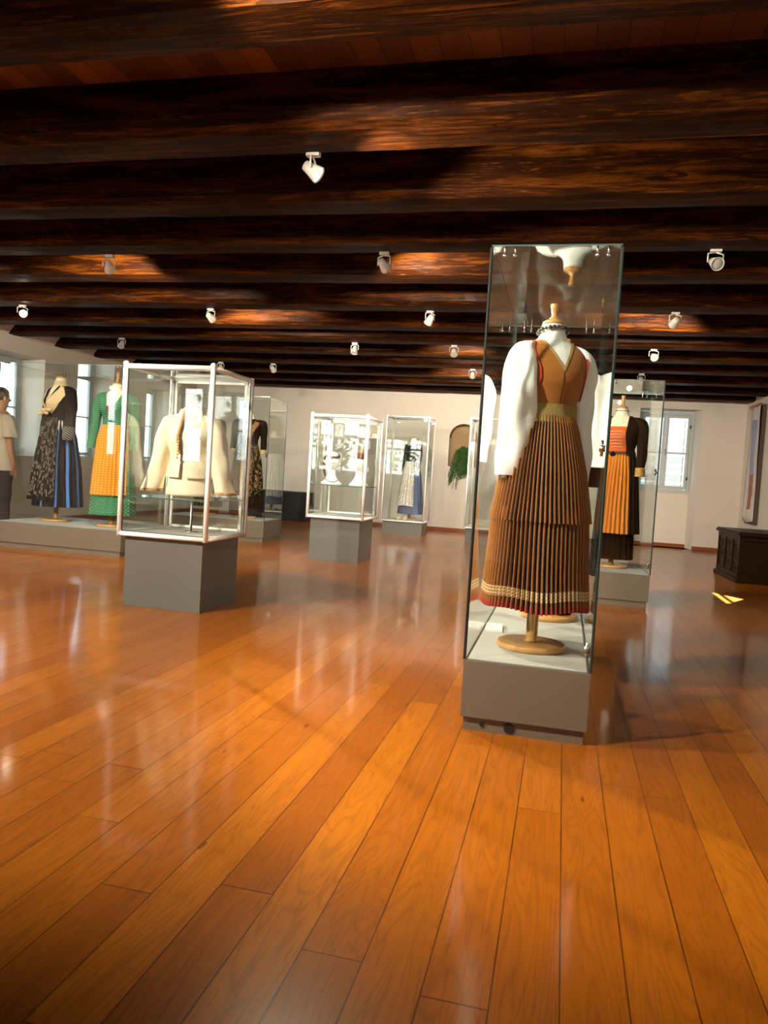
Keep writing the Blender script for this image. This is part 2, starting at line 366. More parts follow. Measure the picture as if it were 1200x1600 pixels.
# ------------------------------------------------------------------ windows
def casement(name, horiz, c0, c1, z0, z1, depth, label, leaves=2, rows=2, shutter=None):
    """a two-leaf window; horiz 'x': spans x at y=depth, else spans y at x=depth"""
    def B(bm, a, b, d0, d1, p, q):
        if horiz == 'x': box(bm, a, b, depth+d0, depth+d1, p, q)
        else: box(bm, depth+d0, depth+d1, a, b, p, q)
    root = thing(name, label, 'window'); root['kind'] = 'structure'
    bm = bmesh.new(); t = 0.05
    B(bm, c0, c0+t, -.03, .03, z0, z1); B(bm, c1-t, c1, -.03, .03, z0, z1); B(bm, c0+t, c1-t, -.03, .03, z0, z0+t); B(bm, c0+t, c1-t, -.03, .03, z1-t, z1)
    bev(bm, .004); obj('window_frame', bm, WINWOOD, root)
    w_ = (c1-c0-2*t)/leaves
    for i in range(leaves):
        a, b = c0+t+i*w_+.003, c0+t+(i+1)*w_-.003; s = .045
        bm = bmesh.new(); zz0, zz1 = z0+t+.003, z1-t-.003
        B(bm, a, a+s, -.02, .02, zz0, zz1); B(bm, b-s, b, -.02, .02, zz0, zz1); B(bm, a+s, b-s, -.02, .02, zz0, zz0+s+.01); B(bm, a+s, b-s, -.02, .02, zz1-s, zz1)
        for r in range(1, rows): zm = zz0 + (zz1-zz0)*(0.49 if rows == 2 else r/rows); B(bm, a+s, b-s, -.012, .012, zm-.013, zm+.013)
        bev(bm, .003); lf = obj('casement', bm, WINWOOD, root)
        bm = bmesh.new(); B(bm, a+s, b-s, -.002, .002, zz0+s, zz1-s); obj('pane', bm, WGLASS, lf)
        bm = bmesh.new()
        for zq in (z0+.25, z1-.25):
            e = a+.0 if i == 0 else b
            B(bm, e-.012, e+.012, -.034, -.02, zq-.03, zq+.03)
        obj('hinge', bm, BLACK, lf)
    bm = bmesh.new(); zc_ = (z0+z1)/2; B(bm, (c0+c1)/2-.008, (c0+c1)/2+.008, -.06, -.02, zc_-.05, zc_+.05); obj('window_handle', bm, STEEL, root)
    return root
win = casement('window_1', 'x', BW[0]+.03, BW[1]-.065, 0.975, 2.385, YB+0.37, 'grey casement window in the back wall recess, beside the right corner')
bm = bmesh.new(); box(bm, BW[0]+.03, BW[1]-.065, YB+.34, YB+.62, .965, .98); obj('window_sill', bm, WALL, win)
# louvred shutters folded outside the back window
for s, (a, b) in enumerate(((1.18, 1.66), (1.70, 2.18))):
    t = thing('louvred_shutter', 'pale louvred shutter outside the back window, %s leaf' % ('left' if s == 0 else 'right'), 'shutter', (0, 0, 0)); t['kind'] = 'structure'
    bm = bmesh.new(); yy = YB+1.3
    for (p, q, z0, z1) in ((a, a+.05, .9, 2.6), (b-.05, b, .9, 2.6), (a, b, .9, .96), (a, b, 2.54, 2.6)): box(bm, p, q, yy, yy+.03, z0, z1)
    for k in range(9):
        z = 1.0 + k*.17
        vs = box(bm, a+.04, b-.04, yy, yy+.012, z, z+.14)
    obj('shutter_frame', bm, FACADE, t)
for i, (a, b) in enumerate(LW): casement('window_%d' % (i+2), 'y', a, b, .93, 2.30, XL-.40, 'grey casement window in the left wall')
for i, (a, b, z0, z1) in enumerate(RW):
    r_ = casement('window_%d' % (i+7), 'x', a, b, z0, z1, YR-.38, 'window in the wall behind the viewer', leaves=2 if b-a > .8 else 1, rows=1)
# unseen shutter added in the right wall, gap cut to the sun patch shape
def sun_to_wall(x, y):
    t = (XR+.33 - x)/SUN_DIR.x; return (y + SUN_DIR.y*t, SUN_DIR.z*t)
bm = bmesh.new()
tri = [(1.495, 8.14), (1.735, 7.80), (1.495, 7.34)]
hole = [sun_to_wall(*p) for p in tri]
outer = [(SHW[0], SHW[2]), (SHW[1], SHW[2]), (SHW[1], SHW[3]), (SHW[0], SHW[3])]
def ring_fill(xp):
    vo = [bm.verts.new((xp, y, z)) for y, z in outer]; vh = [bm.verts.new((xp, y, z)) for y, z in hole]
    e = [bm.edges.new((q[i], q[(i+1) % len(q)])) for q in (vo, vh) for i in range(len(q))]
    bmesh.ops.triangle_fill(bm, use_beauty=True, edges=e); return vo, vh
A = ring_fill(XR+.33); B_ = ring_fill(XR+.35)
for q, p in zip(A, B_):
    for k in range(len(q)): bm.faces.new((q[k], q[(k+1) % len(q)], p[(k+1) % len(q)], p[k]))
o = obj('window_12', bm, WINWOOD); struct(o, 'unseen shutter added in the right wall, gap cut for the sun patch')
bm = bmesh.new()
mid = [sum(c)/3 for c in zip(*hole)]
box(bm, XR+.32, XR+.36, SHW[0], SHW[1], mid[1]-.006+.01, mid[1]+.006+.01)
struct(obj('trim_20', bm, WINWOOD), 'rail across the gap of the added shutter')

# outside: ground, the white house across the lane, garden wall
def gmat():
    n = NT('outside_ground'); a = n.noise(n.pos(), 3, 3); n.set(color=n.mix(a, (0.030, 0.032, 0.020), (0.045, 0.050, 0.028)), rough=0.9); return n.m
struct(bx('ground', (-40, 40, -40, 50, -0.5, -0.11), gmat()))
bm = bmesh.new()
box(bm, -6, 12, YB+3.2, YB+3.6, -.5, 7)
for k in range(26): box(bm, -6, 12, YB+3.185, YB+3.2, -.4+k*.28, -.4+k*.28+.02)
tag(obj('neighbouring_house', bm, FACADE), 'white rendered house seen through the back window', 'building')
bm = bmesh.new(); box(bm, -14, 8, -8.2, -7.8, -.5, 3.1); box(bm, -14, 8, -8.3, -7.7, 3.1, 3.2); box(bm, -14, 8, -7.85, -7.72, 2.15, 2.22); box(bm, -14, -7.9, -7.6, -7.4, -.5, 2.9)
tag(obj('garden_wall', bm, STREAK), 'sunlit rough white wall outside the rear windows', 'wall')
for (a, b) in LW: portal('window_portal', (XL-.52, (a+b)/2, 1.61), (0, R(-90), 0), 1.37, b-a)
for (a, b, z0, z1) in RW: portal('window_portal', ((a+b)/2, YR-.47, (z0+z1)/2), (R(90), 0, 0), b-a, z1-z0)
portal('window_portal', (1.68, YB+.62, 1.7), (R(-90), 0, 0), 0.95, 1.5)
# ------------------------------------------------------------------ spotlights on the beams
BULB = NT('lit_bulb').set(color=(1, 1, 1), emit=(1.0, 0.86, 0.62), power=30.0)
DULL = plain('unlit_reflector', (0.42, 0.42, 0.40), 0.3)
def spotlight(x, y, aim, label, on=True, power=1.0, cone=105, gkey=None):
    t = thing('ceiling_spotlight', label, 'spotlight', (x, y, ZB), 0, 'small white spotlights on the beams')
    bm = bmesh.new(); box(bm, -.034, .034, -.018, .018, -.018, .004); bev(bm, .004); obj('mount', bm, WHITEP, t)
    d = Vector(aim).normalized(); c = Vector((0, 0, -.085))
    side = d.cross(Vector((0, 0, 1))).normalized()
    bm = bmesh.new(); 
    tube(bm, [Vector((0, 0, -.02)) , side*.05 + Vector((0, 0, -.03)), side*.05 + c], .005, 8)
    tube(bm, [Vector((0, 0, -.02)) , -side*.05 + Vector((0, 0, -.03)), -side*.05 + c], .005, 8)
    obj('yoke', bm, WHITEP, t, True)
    q = d.to_track_quat('Z', 'Y').to_matrix().to_4x4(); q.translation = c
    bm = bmesh.new(); lathe(bm, [(-.05, .014), (-.046, .024), (-.02, .029), (.02, .038), (.040, .043), (.043, .041), (.028, .036)], n=24); bmesh.ops.transform(bm, matrix=q, verts=bm.verts)
    hd = obj('lamp_head', bm, WHITEP, t, True)
    bm = bmesh.new(); lathe(bm, [(.029, .035), (.034, .033), (.038, .018), (.039, .001)], n=20); bmesh.ops.transform(bm, matrix=q, verts=bm.verts)
    obj('bulb', bm, BULB if on else DULL, hd, True)
    if on:
        l = bpy.data.lights.new('spot_beam', 'SPOT'); l.energy = LAMP_W*power; l.spot_size = R(cone); l.spot_blend = 0.35; l.shadow_soft_size = .03; l.color = (1.0, 0.87, 0.68)
        lo = bpy.data.objects.new('spot_beam', l); C.objects.link(lo); lo.parent = t; lo.location = c + d*.06; lo.rotation_euler = d.to_track_quat('-Z', 'Y').to_euler()
    return t
SP = [  # x, y, aim, on, power, cone, where
 (-1.31, 3.60, (.9, .10, -.62), 1, .9, 135, 'lit white spotlight nearest the viewer, on the second beam, glaring right'),
 (-3.52, 5.26, (-.45, 1, -.42), 1, .9, 112, 'lit spotlight seen from behind, above the gap between the two left foreground cases'),
 (-1.34, 5.24, (.35, 1, -.42), 1, 1.0, 112, 'lit spotlight turned sideways, left of the tall glass case'),
 (-3.57, 7.08, (.25, 1, -.42), 1, .9, 112, 'tiny lit spotlight above the white framed case, beside a glowing patch'),
 (-1.33, 7.06, (-.6, .6, -.9), 1, .5, 90, 'small grey spotlight to the left of the tall glass case, fourth beam row'),
 (0.83, 5.22, (.3, -1, -.5), 0, 1, 90, 'unlit white spotlight at the right edge of the view'),
 (0.83, 7.02, (-.3, 1, -.42), 1, 1.0, 112, 'lit spotlight beside a glowing beam right of the tall glass case'),
 (0.85, 8.82, (.2, -1, -.5), 0, .4, 100, 'unlit spotlight above the case with the orange dress'),
 (-5.70, 7.00, (5.6, -3.9, -1.7), 1, 14.0, 25, 'small spotlight at the left edge of the view'),
 (-5.68, 8.82, (.1, -.6, -.9), 0, .5, 90, 'small unlit spotlight over the long case at left'),
 (-2.56, 8.85, (-.1, -.4, -1), 0, .5, 70, 'small dark spotlight hanging over the busts case'),
 (-1.36, 8.86, (-.05, 1, -.42), 1, .7, 105, 'lit spotlight left of the tall case, beside the farther of two small glows'),
 (-1.36, 10.72, (-.1, 1, -.42), 1, 1.1, 105, 'lit spotlight before the niche near the back wall'),
 (-4.35, 10.72, (.1, 1, -.7), 0, .7, 110, 'tiny unlit spotlight near the back wall'),
 (0.90, 10.72, (.4, 1, -.7), 0, .9, 110, 'unlit spotlight facing the back window'),
 (-5.2, 10.72, (.4, -.5, -.8), 0, .7, 110, 'tiny unlit spotlight near the left wall'),
]
for x, y, aim, on, pw, cone, lab in SP: spotlight(x, y, aim, lab, bool(on), pw, cone)
HID = ['over the right of the viewer', 'over the floor left of the viewer', 'near the left wall, level with the viewer', 'near the left wall, a beam ahead of the viewer', 'above the nearest case front']
for i, (x, y, aim, pw) in enumerate([(-1.33, 1.82, (.85, 1, -.75), 1.3), (0.83, 1.82, (-.6, .75, -.8), .1), (-3.5, 1.82, (.35, .75, -1), 3.2), (-5.7, 1.82, (.1, 1, -.9), 1.0), (-5.7, 4.46, (.1, 1, -.8), .8)]):
    spotlight(x, y, aim, 'lit spotlight out of view ' + HID[(i+4) % 5], True, pw, 110)

# ------------------------------------------------------------------ display cases
def pane(name, b, parent, thin):
    """one glass sheet, edges polished green; thin = axis index of its thickness"""
    bm = bmesh.new(); box(bm, *b)
    for f in bm.faces:
        n = f.normal; f.normal_update(); f.material_index = 0 if abs(f.normal[thin]) > .5 else 1
    return obj(name, bm, [GLASS, EDGE], parent)
def floor_boards(bm, x0, x1, y0, y1, z):
    box(bm, x0, x1, y0, y1, z-.004, z)
def glass_case(label, x0, x1, y0, y1, zp, zt, toe=.053, holes=False, splits=()):
    t = thing('glass_display_case', label, 'display case', ((x0+x1)/2, (y0+y1)/2, 0), 0, 'frameless glass display cases')
    w_, d_ = (x1-x0)/2, (y1-y0)/2
    bm = bmesh.new(); box(bm, -w_, w_, -d_, d_, toe, zp-.004); bev(bm, .0025); pl = obj('plinth', bm, PLINTH, t)
    bm = bmesh.new(); box(bm, -w_+.012, w_-.012, -d_+.012, d_-.012, 0, toe); tk = obj('toe_kick', bm, PLINTH, t)
    if holes:
        for xx, rr in ((-.155, .009), (-.05, .021)):
            bm = bmesh.new(); lathe(bm, [(0, rr), (.004, rr)], n=24); bmesh.ops.transform(bm, matrix=Matrix.Translation((xx, -d_+.0125, toe*.52)) @ Matrix.Rotation(PI/2, 4, 'X'), verts=bm.verts)
            obj('cable_hole', bm, BLACK, tk)
    xs = [-w_+.012] + list(splits) + [w_-.012]
    bm = bmesh.new()
    for a, b in zip(xs, xs[1:]): box(bm, a+.002, b-.002, -d_+.012, d_-.012, zp-.004, zp)
    obj('case_floor', bm, DECK, t)
    g = .006; i = .002
    X0, X1, Y0, Y1 = -w_+i, w_-i, -d_+i, d_-i
    pane('front_pane', (X0, X1, Y0, Y0+g, zp, zt-g), t, 1); pane('back_pane', (X0, X1, Y1-g, Y1, zp, zt-g), t, 1)
    pane('side_pane', (X0, X0+g, Y0+g+.001, Y1-g-.001, zp, zt-g), t, 0); pane('side_pane', (X1-g, X1, Y0+g+.001, Y1-g-.001, zp, zt-g), t, 0)
    pane('top_pane', (X0, X1, Y0, Y1, zt-g+.001, zt), t, 2)
    for x in (X0-.0015, X1+.0015):        # dark gasket strips on the front corners
        bm = bmesh.new(); box(bm, x-.0032, x+.0032, Y0-.003, Y0+.005, zp, zt-.01); obj('gasket', bm, RUBBER, t)
    for sx in (-1, 1):
        for yy in (Y0+.02, Y1-.02):
            for dx in (.05, .09):
                bm = bmesh.new(); xx = sx*(w_-dx)
                tube(bm, [(xx, yy, zt-.035), (xx, yy, zt+.004)], .0035, 8); lathe(bm, [(-.034, .0065), (-.026, .0065)], xx, yy, zt-.004, 12)
                obj('clip', bm, STEEL, t, True)
    for zz in (zp+.085, zp+(zt-zp)*.53):
        bm = bmesh.new(); tube(bm, [(X1-.02, Y0+.012, zz-.03), (X1-.02, Y0+.012, zz+.03)], .006, 10); box(bm, X1-.03, X1-.008, Y0+.006, Y0+.02, zz-.012, zz+.012)
        obj('hinge', bm, STEEL, t, True)
    return t
def framed_case(label, x0, x1, y0, y1, zb, zt, ped, shelf=None, tubr=.017, inner=True):
    t = thing('framed_display_case', label, 'display case', ((x0+x1)/2, (y0+y1)/2, 0), 0, 'white framed display cases on grey pedestals')
    w_, d_ = (x1-x0)/2, (y1-y0)/2; r = tubr
    bm = bmesh.new(); box(bm, -w_+ped, w_-ped, -d_+ped, d_-ped, 0, zb-.001); bev(bm, .002); obj('pedestal', bm, PEDESTAL, t)
    X, Y = w_-r, d_-r
    for sx in (-1, 1):
        for sy in (-1, 1):
            bm = bmesh.new(); tube(bm, [(sx*X, sy*Y, zb+.001), (sx*X, sy*Y, zt)], r, 14); obj('frame_post', bm, ALU, t, True)
    for z in (zb+r, zt-r):
        for sy in (-1, 1):
            bm = bmesh.new(); tube(bm, [(-X, sy*Y, z), (X, sy*Y, z)], r*.95, 12); obj('frame_rail', bm, ALU, t, True)
        for sx in (-1, 1):
            bm = bmesh.new(); tube(bm, [(sx*X, -Y, z), (sx*X, Y, z)], r*.95, 12); obj('frame_rail', bm, ALU, t, True)
    bm = bmesh.new(); box(bm, -X+r*.7, X-r*.7, -Y+r*.7, Y-r*.7, zb+.012, zb+.03); obj('case_floor', bm, DECK, t)
    g = .005; zz0, zz1 = zb+2*r, zt-2*r
    pane('front_pane', (-X+r, X-r, -Y-g/2, -Y+g/2, zz0, zz1), t, 1); pane('back_pane', (-X+r, X-r, Y-g/2, Y+g/2, zz0, zz1), t, 1)
    pane('side_pane', (-X-g/2, -X+g/2, -Y+r, Y-r, zz0, zz1), t, 0); pane('side_pane', (X-g/2, X+g/2, -Y+r, Y-r, zz0, zz1), t, 0)
    pane('top_pane', (-X+r, X-r, -Y+r, Y-r, zt-r-g/2, zt-r+g/2), t, 2)
    if inner:
        bm = bmesh.new(); q = .009
        for xx in (-X+r+.03, X-r-.012):
            box(bm, xx-q, xx+q, Y-.03, Y-.012, zz0, zz1)
        for zq in (zz0+.01, zz1-.01): box(bm, -X+r+.03, X-r-.012, Y-.03, Y-.012, zq-q, zq+q)
        obj('door_frame', bm, ALU, t)
    # dark seal line round the front glass
    bm = bmesh.new(); s = .003
    for xx in (-X+r, X-r): box(bm, xx-s, xx+s, -Y-.004, -Y+.004, zz0, zz1)
    for zq in (zz0, zz1): box(bm, -X+r, X-r, -Y-.004, -Y+.004, zq-s, zq+s)
    obj('gasket', bm, RUBBER, t)
    for yy in (-Y+r, Y-r):
        bm = bmesh.new(); box(bm, X-.004, X+.004, yy-s, yy+s, zz0, zz1); obj('side_gasket', bm, RUBBER, t)
    for sx in (-1, 1):
        bm = bmesh.new(); bmesh.ops.create_uvsphere(bm, u_segments=14, v_segments=8, radius=r*1.15); bmesh.ops.translate(bm, vec=(sx*X, -Y, zt-.002), verts=bm.verts); obj('corner_cap', bm, ALU, t, True)
    if shelf:
        pane('glass_shelf', (-X+.012, X-.012, -Y+.012, Y-.035, shelf-.007, shelf), t, 2)
    return t
glass_case('tall frameless glass case nearest the viewer, holding the pleated brown skirt costume seen from behind', -.333, .149, 2.935, 4.44, .28, 1.875, holes=True)
glass_case('glass case to the right behind the nearest case, holding the orange apron costume', .272, .745, 6.60, 7.56, .28, 1.885, splits=(.06, .16))
glass_case('long low-plinthed glass case at left holding the black dress and the green jacket costume', -5.665, -4.20, 6.655, 7.66, .265, 1.885, splits=(-.4, .25))
glass_case('glass case behind the white framed cloak case, holding the black and gold dress', -5.15, -3.735, 9.17, 9.81, .28, 1.88, splits=(.2,))
framed_case('white framed case on grey pedestal holding the cream jacket, at left foreground', -2.860, -2.205, 4.465, 5.11, .468, 1.603, .047, shelf=.735)
framed_case('white framed case on grey pedestal holding two white busts', -2.695, -2.045, 7.775, 8.43, .466, 1.587, .047, shelf=.83)
framed_case('slim framed case by the back wall holding the lace apron dress', -2.925, -2.195, 12.235, 12.79, .212, 1.955, .03, tubr=.012, inner=False)
framed_case('slim framed case half hidden behind the nearest glass case, holding a black costume', -1.465, -.735, 11.68, 12.26, .225, 1.93, .03, tubr=.012, inner=False)

# ------------------------------------------------------------------ cloth materials
def cloth(name, c, c2=None, rough=0.85, pat=None, **k):
    n = NT(name); u, v = n.uv(); w = n.noise(n.obj(), 160, 2); fold = n.noise(n.obj(), 9, 3)
    base = n.mix(n.math('MULTIPLY', fold, .35), c, tuple(q*.72 for q in c))
    if pat: base = pat(n, u, v, base, c2)
    n.set(color=base, rough=rough, sheen=k.get('sheen', .12 if max(c) > .2 else 0.0), spec=.5 if rough < .6 else (.3 if max(c) > .2 else .02)); n.bump(n.math('ADD', n.math('MULTIPLY', w, .3), n.math('MULTIPLY', fold, 1.2)), k.get('bump', .3), .01); return n.m
def p_dots(su, sv, size):
    def f(n, u, v, base, c2):
        a = n.math('MULTIPLY', u, su); b = n.math('MULTIPLY', v, sv); row = n.math('FLOOR', b)
        a = n.math('ADD', a, n.math('MULTIPLY', row, .5)); fa = n.math('SUBTRACT', n.math('FRACT', a), .5); fb = n.math('SUBTRACT', n.math('FRACT', b), .5)
        d = n.math('ADD', n.math('MULTIPLY', fa, fa), n.math('MULTIPLY', fb, fb)); return n.mix(n.math('LESS_THAN', d, size*size), base, c2)
    return f
def p_check(su, sv, sz=.32):
    def f(n, u, v, base, c2):
        fa = n.math('FRACT', n.math('MULTIPLY', u, su)); fb = n.math('FRACT', n.math('MULTIPLY', v, sv))
        return n.mix(n.math('MULTIPLY', n.math('LESS_THAN', fa, sz+.15), n.math('LESS_THAN', fb, sz)), base, c2)
    return f
def p_lace(su, sv, amt=.5):
    def f(n, u, v, base, c2):
        vo = n.n.new('ShaderNodeTexVoronoi'); vo.feature = 'DISTANCE_TO_EDGE'; n.l.new(n.comb(n.math('MULTIPLY', u, su), n.math('MULTIPLY', v, sv)), vo.inputs['Vector']); vo.inputs['Scale'].default_value = 1
        vo2 = n.n.new('ShaderNodeTexVoronoi'); n.l.new(n.comb(n.math('MULTIPLY', u, su), n.math('MULTIPLY', v, sv)), vo2.inputs['Vector']); vo2.inputs['Scale'].default_value = 1
        rg = n.math('LESS_THAN', n.math('ABSOLUTE', n.math('SUBTRACT', vo2.outputs['Distance'], .30)), .09)
        return n.mix(n.math('MULTIPLY', rg, amt), base, c2)
    return f
def p_stripe(su, wd):
    def f(n, u, v, base, c2): return n.mix(n.math('LESS_THAN', n.math('FRACT', n.math('MULTIPLY', u, su)), wd), base, c2)
    return f
def pleat_mat():
    n = NT('brown_pleated_wool'); u, v = n.uv()
    fu = n.math('FRACT', u); w = n.noise(n.obj(), 200, 2); lg = n.noise(n.scale(n.obj(), (18, 18, 1.5)), 1, 2)
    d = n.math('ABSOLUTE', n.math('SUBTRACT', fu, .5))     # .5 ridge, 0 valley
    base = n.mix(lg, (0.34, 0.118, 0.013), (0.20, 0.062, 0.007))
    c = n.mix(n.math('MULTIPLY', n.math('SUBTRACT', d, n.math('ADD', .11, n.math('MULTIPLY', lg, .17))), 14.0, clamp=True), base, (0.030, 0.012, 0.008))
    thin = n.math('LESS_THAN', n.math('ABSOLUTE', n.math('SUBTRACT', fu, .22)), .035)
    c = n.mix(n.math('MULTIPLY', thin, .35), c, (0.30, 0.25, 0.21))
    # woven band and red edge near the hem, z in v
    band = n.math('MULTIPLY', n.math('GREATER_THAN', v, .232), n.math('LESS_THAN', v, .272))
    fv = n.math('FRACT', n.math('MULTIPLY', v, 75.0)); fd = n.math('FRACT', n.math('MULTIPLY', u, 2.0))
    pat = n.math('MAXIMUM', n.math('LESS_THAN', fv, .28), n.math('LESS_THAN', n.math('ABSOLUTE', n.math('SUBTRACT', fd, fv)), .24))
    bc = n.mix(pat, (0.34, 0.15, 0.04), (0.72, 0.58, 0.36))
    c = n.mix(n.math('MULTIPLY', band, n.math('LESS_THAN', d, .40)), c, bc)
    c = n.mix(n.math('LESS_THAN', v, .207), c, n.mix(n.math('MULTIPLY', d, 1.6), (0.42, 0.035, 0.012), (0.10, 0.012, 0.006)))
    n.set(color=c, rough=.85, sheen=.2); n.bump(w, .25, .003); return n.m

# ------------------------------------------------------------------ garments
PROF = [(0.86, .135, .110), (.93, .128, .102), (.98, .112, .086), (1.02, .112, .086), (1.07, .126, .098), (1.12, .143, .112), (1.16, .153, .112), (1.20, .163, .100), (1.235, .160, .086),
        (1.26, .140, .072), (1.28, .108, .062), (1.295, .080, .056), (1.31, .060, .052), (1.335, .050, .049), (1.365, .048, .048)]
def prof(z):
    for a, b in zip(PROF, PROF[1:]):
        if z <= b[0]:
            t = max(0, min(1, (z-a[0])/(b[0]-a[0]))); t2 = t*t*(3-2*t)*.5 + t*.5; return a[1]+(b[1]-a[1])*t2, a[2]+(b[2]-a[2])*t2
    return PROF[-1][1:]
def torso_pt(th, z, off=0.0, s=1.0):
    rx, ry = prof(z); bust = .028*math.exp(-((z-1.12)/.06)**2) if sin(th) < 0 else 0
    n_ = Vector((cos(th)/rx, sin(th)/ry)).normalized()
    x, y = rx*cos(th), (ry+bust)*sin(th)
    return Vector(((x + n_.x*off)*s, (y + n_.y*off)*s, z*s))
def shell(name, mat, parent, z0, z1, off=.004, s=1.0, planes=(), keep=None, n=72, dz=.012, wr=0.0, thick=True):
    bm = bmesh.new(); m_ = max(2, int((z1-z0)/dz)); rings = []; uv = []
    for a in range(m_+1):
        z = z0 + (z1-z0)*a/m_
        rings.append([torso_pt(2*PI*k/n, z, off + wr*sin(7*2*PI*k/n + 40*z)*.5, s) for k in range(n)]); uv.append([(k/n, z) for k in range(n+1)])
    loft(bm, rings, uv)
    for co, no in planes: bmesh.ops.bisect_plane(bm, geom=bm.verts[:]+bm.edges[:]+bm.faces[:], plane_co=Vector(co)*s, plane_no=Vector(no), dist=1e-6)
    if keep:
        kill = [f for f in bm.faces if not keep(f.calc_center_median()/s)]
        bmesh.ops.delete(bm, geom=kill, context='FACES')
    return obj(name, bm, mat, parent, True)
def vneck(zv, k, front=True, w0=0.0):
    """planes and test for a V opening with its point at height zv and half width k*(z-zv)"""
    sg = -1 if front else 1
    pl = [((w0, 0, zv), (1, 0, -k)), ((-w0, 0, zv), (-1, 0, -k)), ((0, 0, 0), (0, 1, 0))]
    inside = lambda p: p.y*sg > 0 and p.z > zv and abs(p.x) < w0 + k*(p.z-zv)
    return pl, inside
def skirt(name, mat, parent, zs, N=24, amp=.012, s=1.0, th0=0.0, th1=2*PI, seed=0, sharp=False, cx=None, seg=8, wob=.6, hemwave=0.0, uvper=True, nz=26, calm=None, loose=1.0):
    """zs: list of (z, rx, ry, amp factor)"""
    rr = random.Random(seed); ph = [rr.uniform(0, 6.28) for _ in range(6)]; full = abs(th1-th0-2*PI) < 1e-6
    n = int(N*seg); bm = bmesh.new(); rings = []; uv = []
    def at(z):
        for a, b in zip(zs, zs[1:]):
            if z >= b[0]: t = (z-a[0])/(b[0]-a[0]); return [a[i]+(b[i]-a[i])*t for i in range(1, 4)]
        return zs[-1][1:]
    Nn = N if not full else N
    for j in range(nz+1):
        z = zs[0][0] + (zs[-1][0]-zs[0][0])*j/nz; rx, ry, af = at(z); ring = []; us = []
        for k in range(n if full else n+1):
            th = th0 + (th1-th0)*k/n
            phase = Nn*(th-th0)/(th1-th0)*2*PI + wob*(sin(2*th+ph[0]) + .8*sin(3*th+ph[1]) + .5*sin(5*th+ph[2])) + .5*wob*sin(9*z+3*th+ph[3])*(1 if full else .6)
            c_ = cos(phase); c_ = (abs(c_)**.6)*(1 if c_ > 0 else -1) if sharp else c_
            big = 1 + .035*af*sin(4*th+ph[4]) + .025*af*sin(7*th+ph[5])
            big = 1 + (big-1)*loose
            if not full: big = 1 + .02*af*(1+sin(4*th+ph[4]))
            a = amp*af*c_; ca, sa = cos(th), sin(th)
            if calm is not None:
                dd = abs((th - R(-90) + PI) % (2*PI) - PI); f_ = max(0, min(1, (R(calm)-dd)/R(14))); a = a*(1-.75*f_) - .02*f_; big = 1 + (big-1)*(1-f_)
            ring.append(((rx*big+a)*ca*s, (ry*big+a)*sa*s, (z + hemwave*(j/nz)*sin(5*th+ph[2]) )*s)); us.append(((phase/(2*PI)+.5) if uvper else (th-th0)/(th1-th0), z))
        if full: us.append((us[0][0] + (Nn if uvper else 1), us[0][1]))
        rings.append(ring); uv.append(us)
    loft(bm, rings, uv, closed=full)
    return obj(name, bm, mat, parent, True)
def sleeve(name, mat, parent, pts, s=1.0, n=28, fold=.004, k=5, seed=0, capb=False):
    """pts: (x, y, z, rx, ry) rings from the shoulder down"""
    rr = random.Random(seed); p1, p2 = rr.uniform(0, 6), rr.uniform(0, 6); fine = []
    for a, b in zip(pts, pts[1:]):
        m_ = max(2, int(abs(a[2]-b[2])/.014))
        for q in range(m_): t = q/m_; fine.append([a[i]+(b[i]-a[i])*t for i in range(5)])
    fine.append(list(pts[-1]))
    for _ in range(2): fine = [fine[0]] + [[(fine[i-1][c]+2*fine[i][c]+fine[i+1][c])/4 for c in range(5)] for i in range(1, len(fine)-1)] + [fine[-1]]
    rings = []; uv = []
    for x, y, z, rx, ry in fine:
        g = min(1, rx/.05); ring = []
        for q in range(n):
            th = 2*PI*q/n; o = fold*g*(sin(k*th + 14*z + p1) * .6 + sin(3*th - 23*z + p2)*.6 + .5*sin(34*z + 2*th))
            ring.append(((x+(rx+o)*cos(th))*s, (y+(ry+o)*sin(th))*s, z*s))
        rings.append(ring); uv.append([(q/n, z) for q in range(n+1)])
    bm = bmesh.new(); loft(bm, rings, uv, cap=(True, capb)); return obj(name, bm, mat, parent, True)
def stand(t, s, zpole, r=.145, peg=True, wood=None, pegh=.075, thin=False):
    wood = wood or BEECH
    bm = bmesh.new(); lathe(bm, [(.0005, r-.004), (.004, r), (.02, r), (.024, r-.004), (.025, .03)], n=48); d = obj('stand_base', bm, wood, t, True)
    for p in d.data.polygons: p.use_smooth = abs(p.normal.z) < .5
    bm = bmesh.new(); pr = .008 if thin else .0245; lathe(bm, [(.024, pr+.004 if not thin else pr), (.034, pr+.004 if not thin else pr), (.035, pr), (zpole, pr)], n=20); obj('stand_pole', bm, wood, t, True)
    z = 1.365*s; bm = bmesh.new(); lathe(bm, [(0, .044*s), (.004, .047*s), (.012, .046*s), (.02, .034*s), (.024, .012)], cz=z, n=24); obj('neck_cap', bm, wood, t, True)
    if peg:
        bm = bmesh.new(); lathe(bm, [(.022, .021), (.03, .020), (.036, .012), (.05, .0115), (.065, .015), (.022+pegh, .0185), (.026+pegh, .0165)], cz=z, n=20); obj('finial', bm, wood, t, True)
def torso(t, s, mat=TORSO, z0=.86): return shell('torso', mat, t, z0, 1.365, 0.0, s)
def bead_ring(t, mat, s, z0, tilt, rx, ry, n=20, r=.0085, name='necklace'):
    bm = bmesh.new()
    for k in range(n):
        th = 2*PI*k/n; v = bmesh.ops.create_icosphere(bm, subdivisions=2, radius=r*(1 + .15*sin(k*2.3)))['verts']
        bmesh.ops.translate(bm, vec=(rx*cos(th)*s, ry*sin(th)*s, (z0 + tilt*sin(th))*s), verts=v)
    return obj(name, bm, mat, t, True)
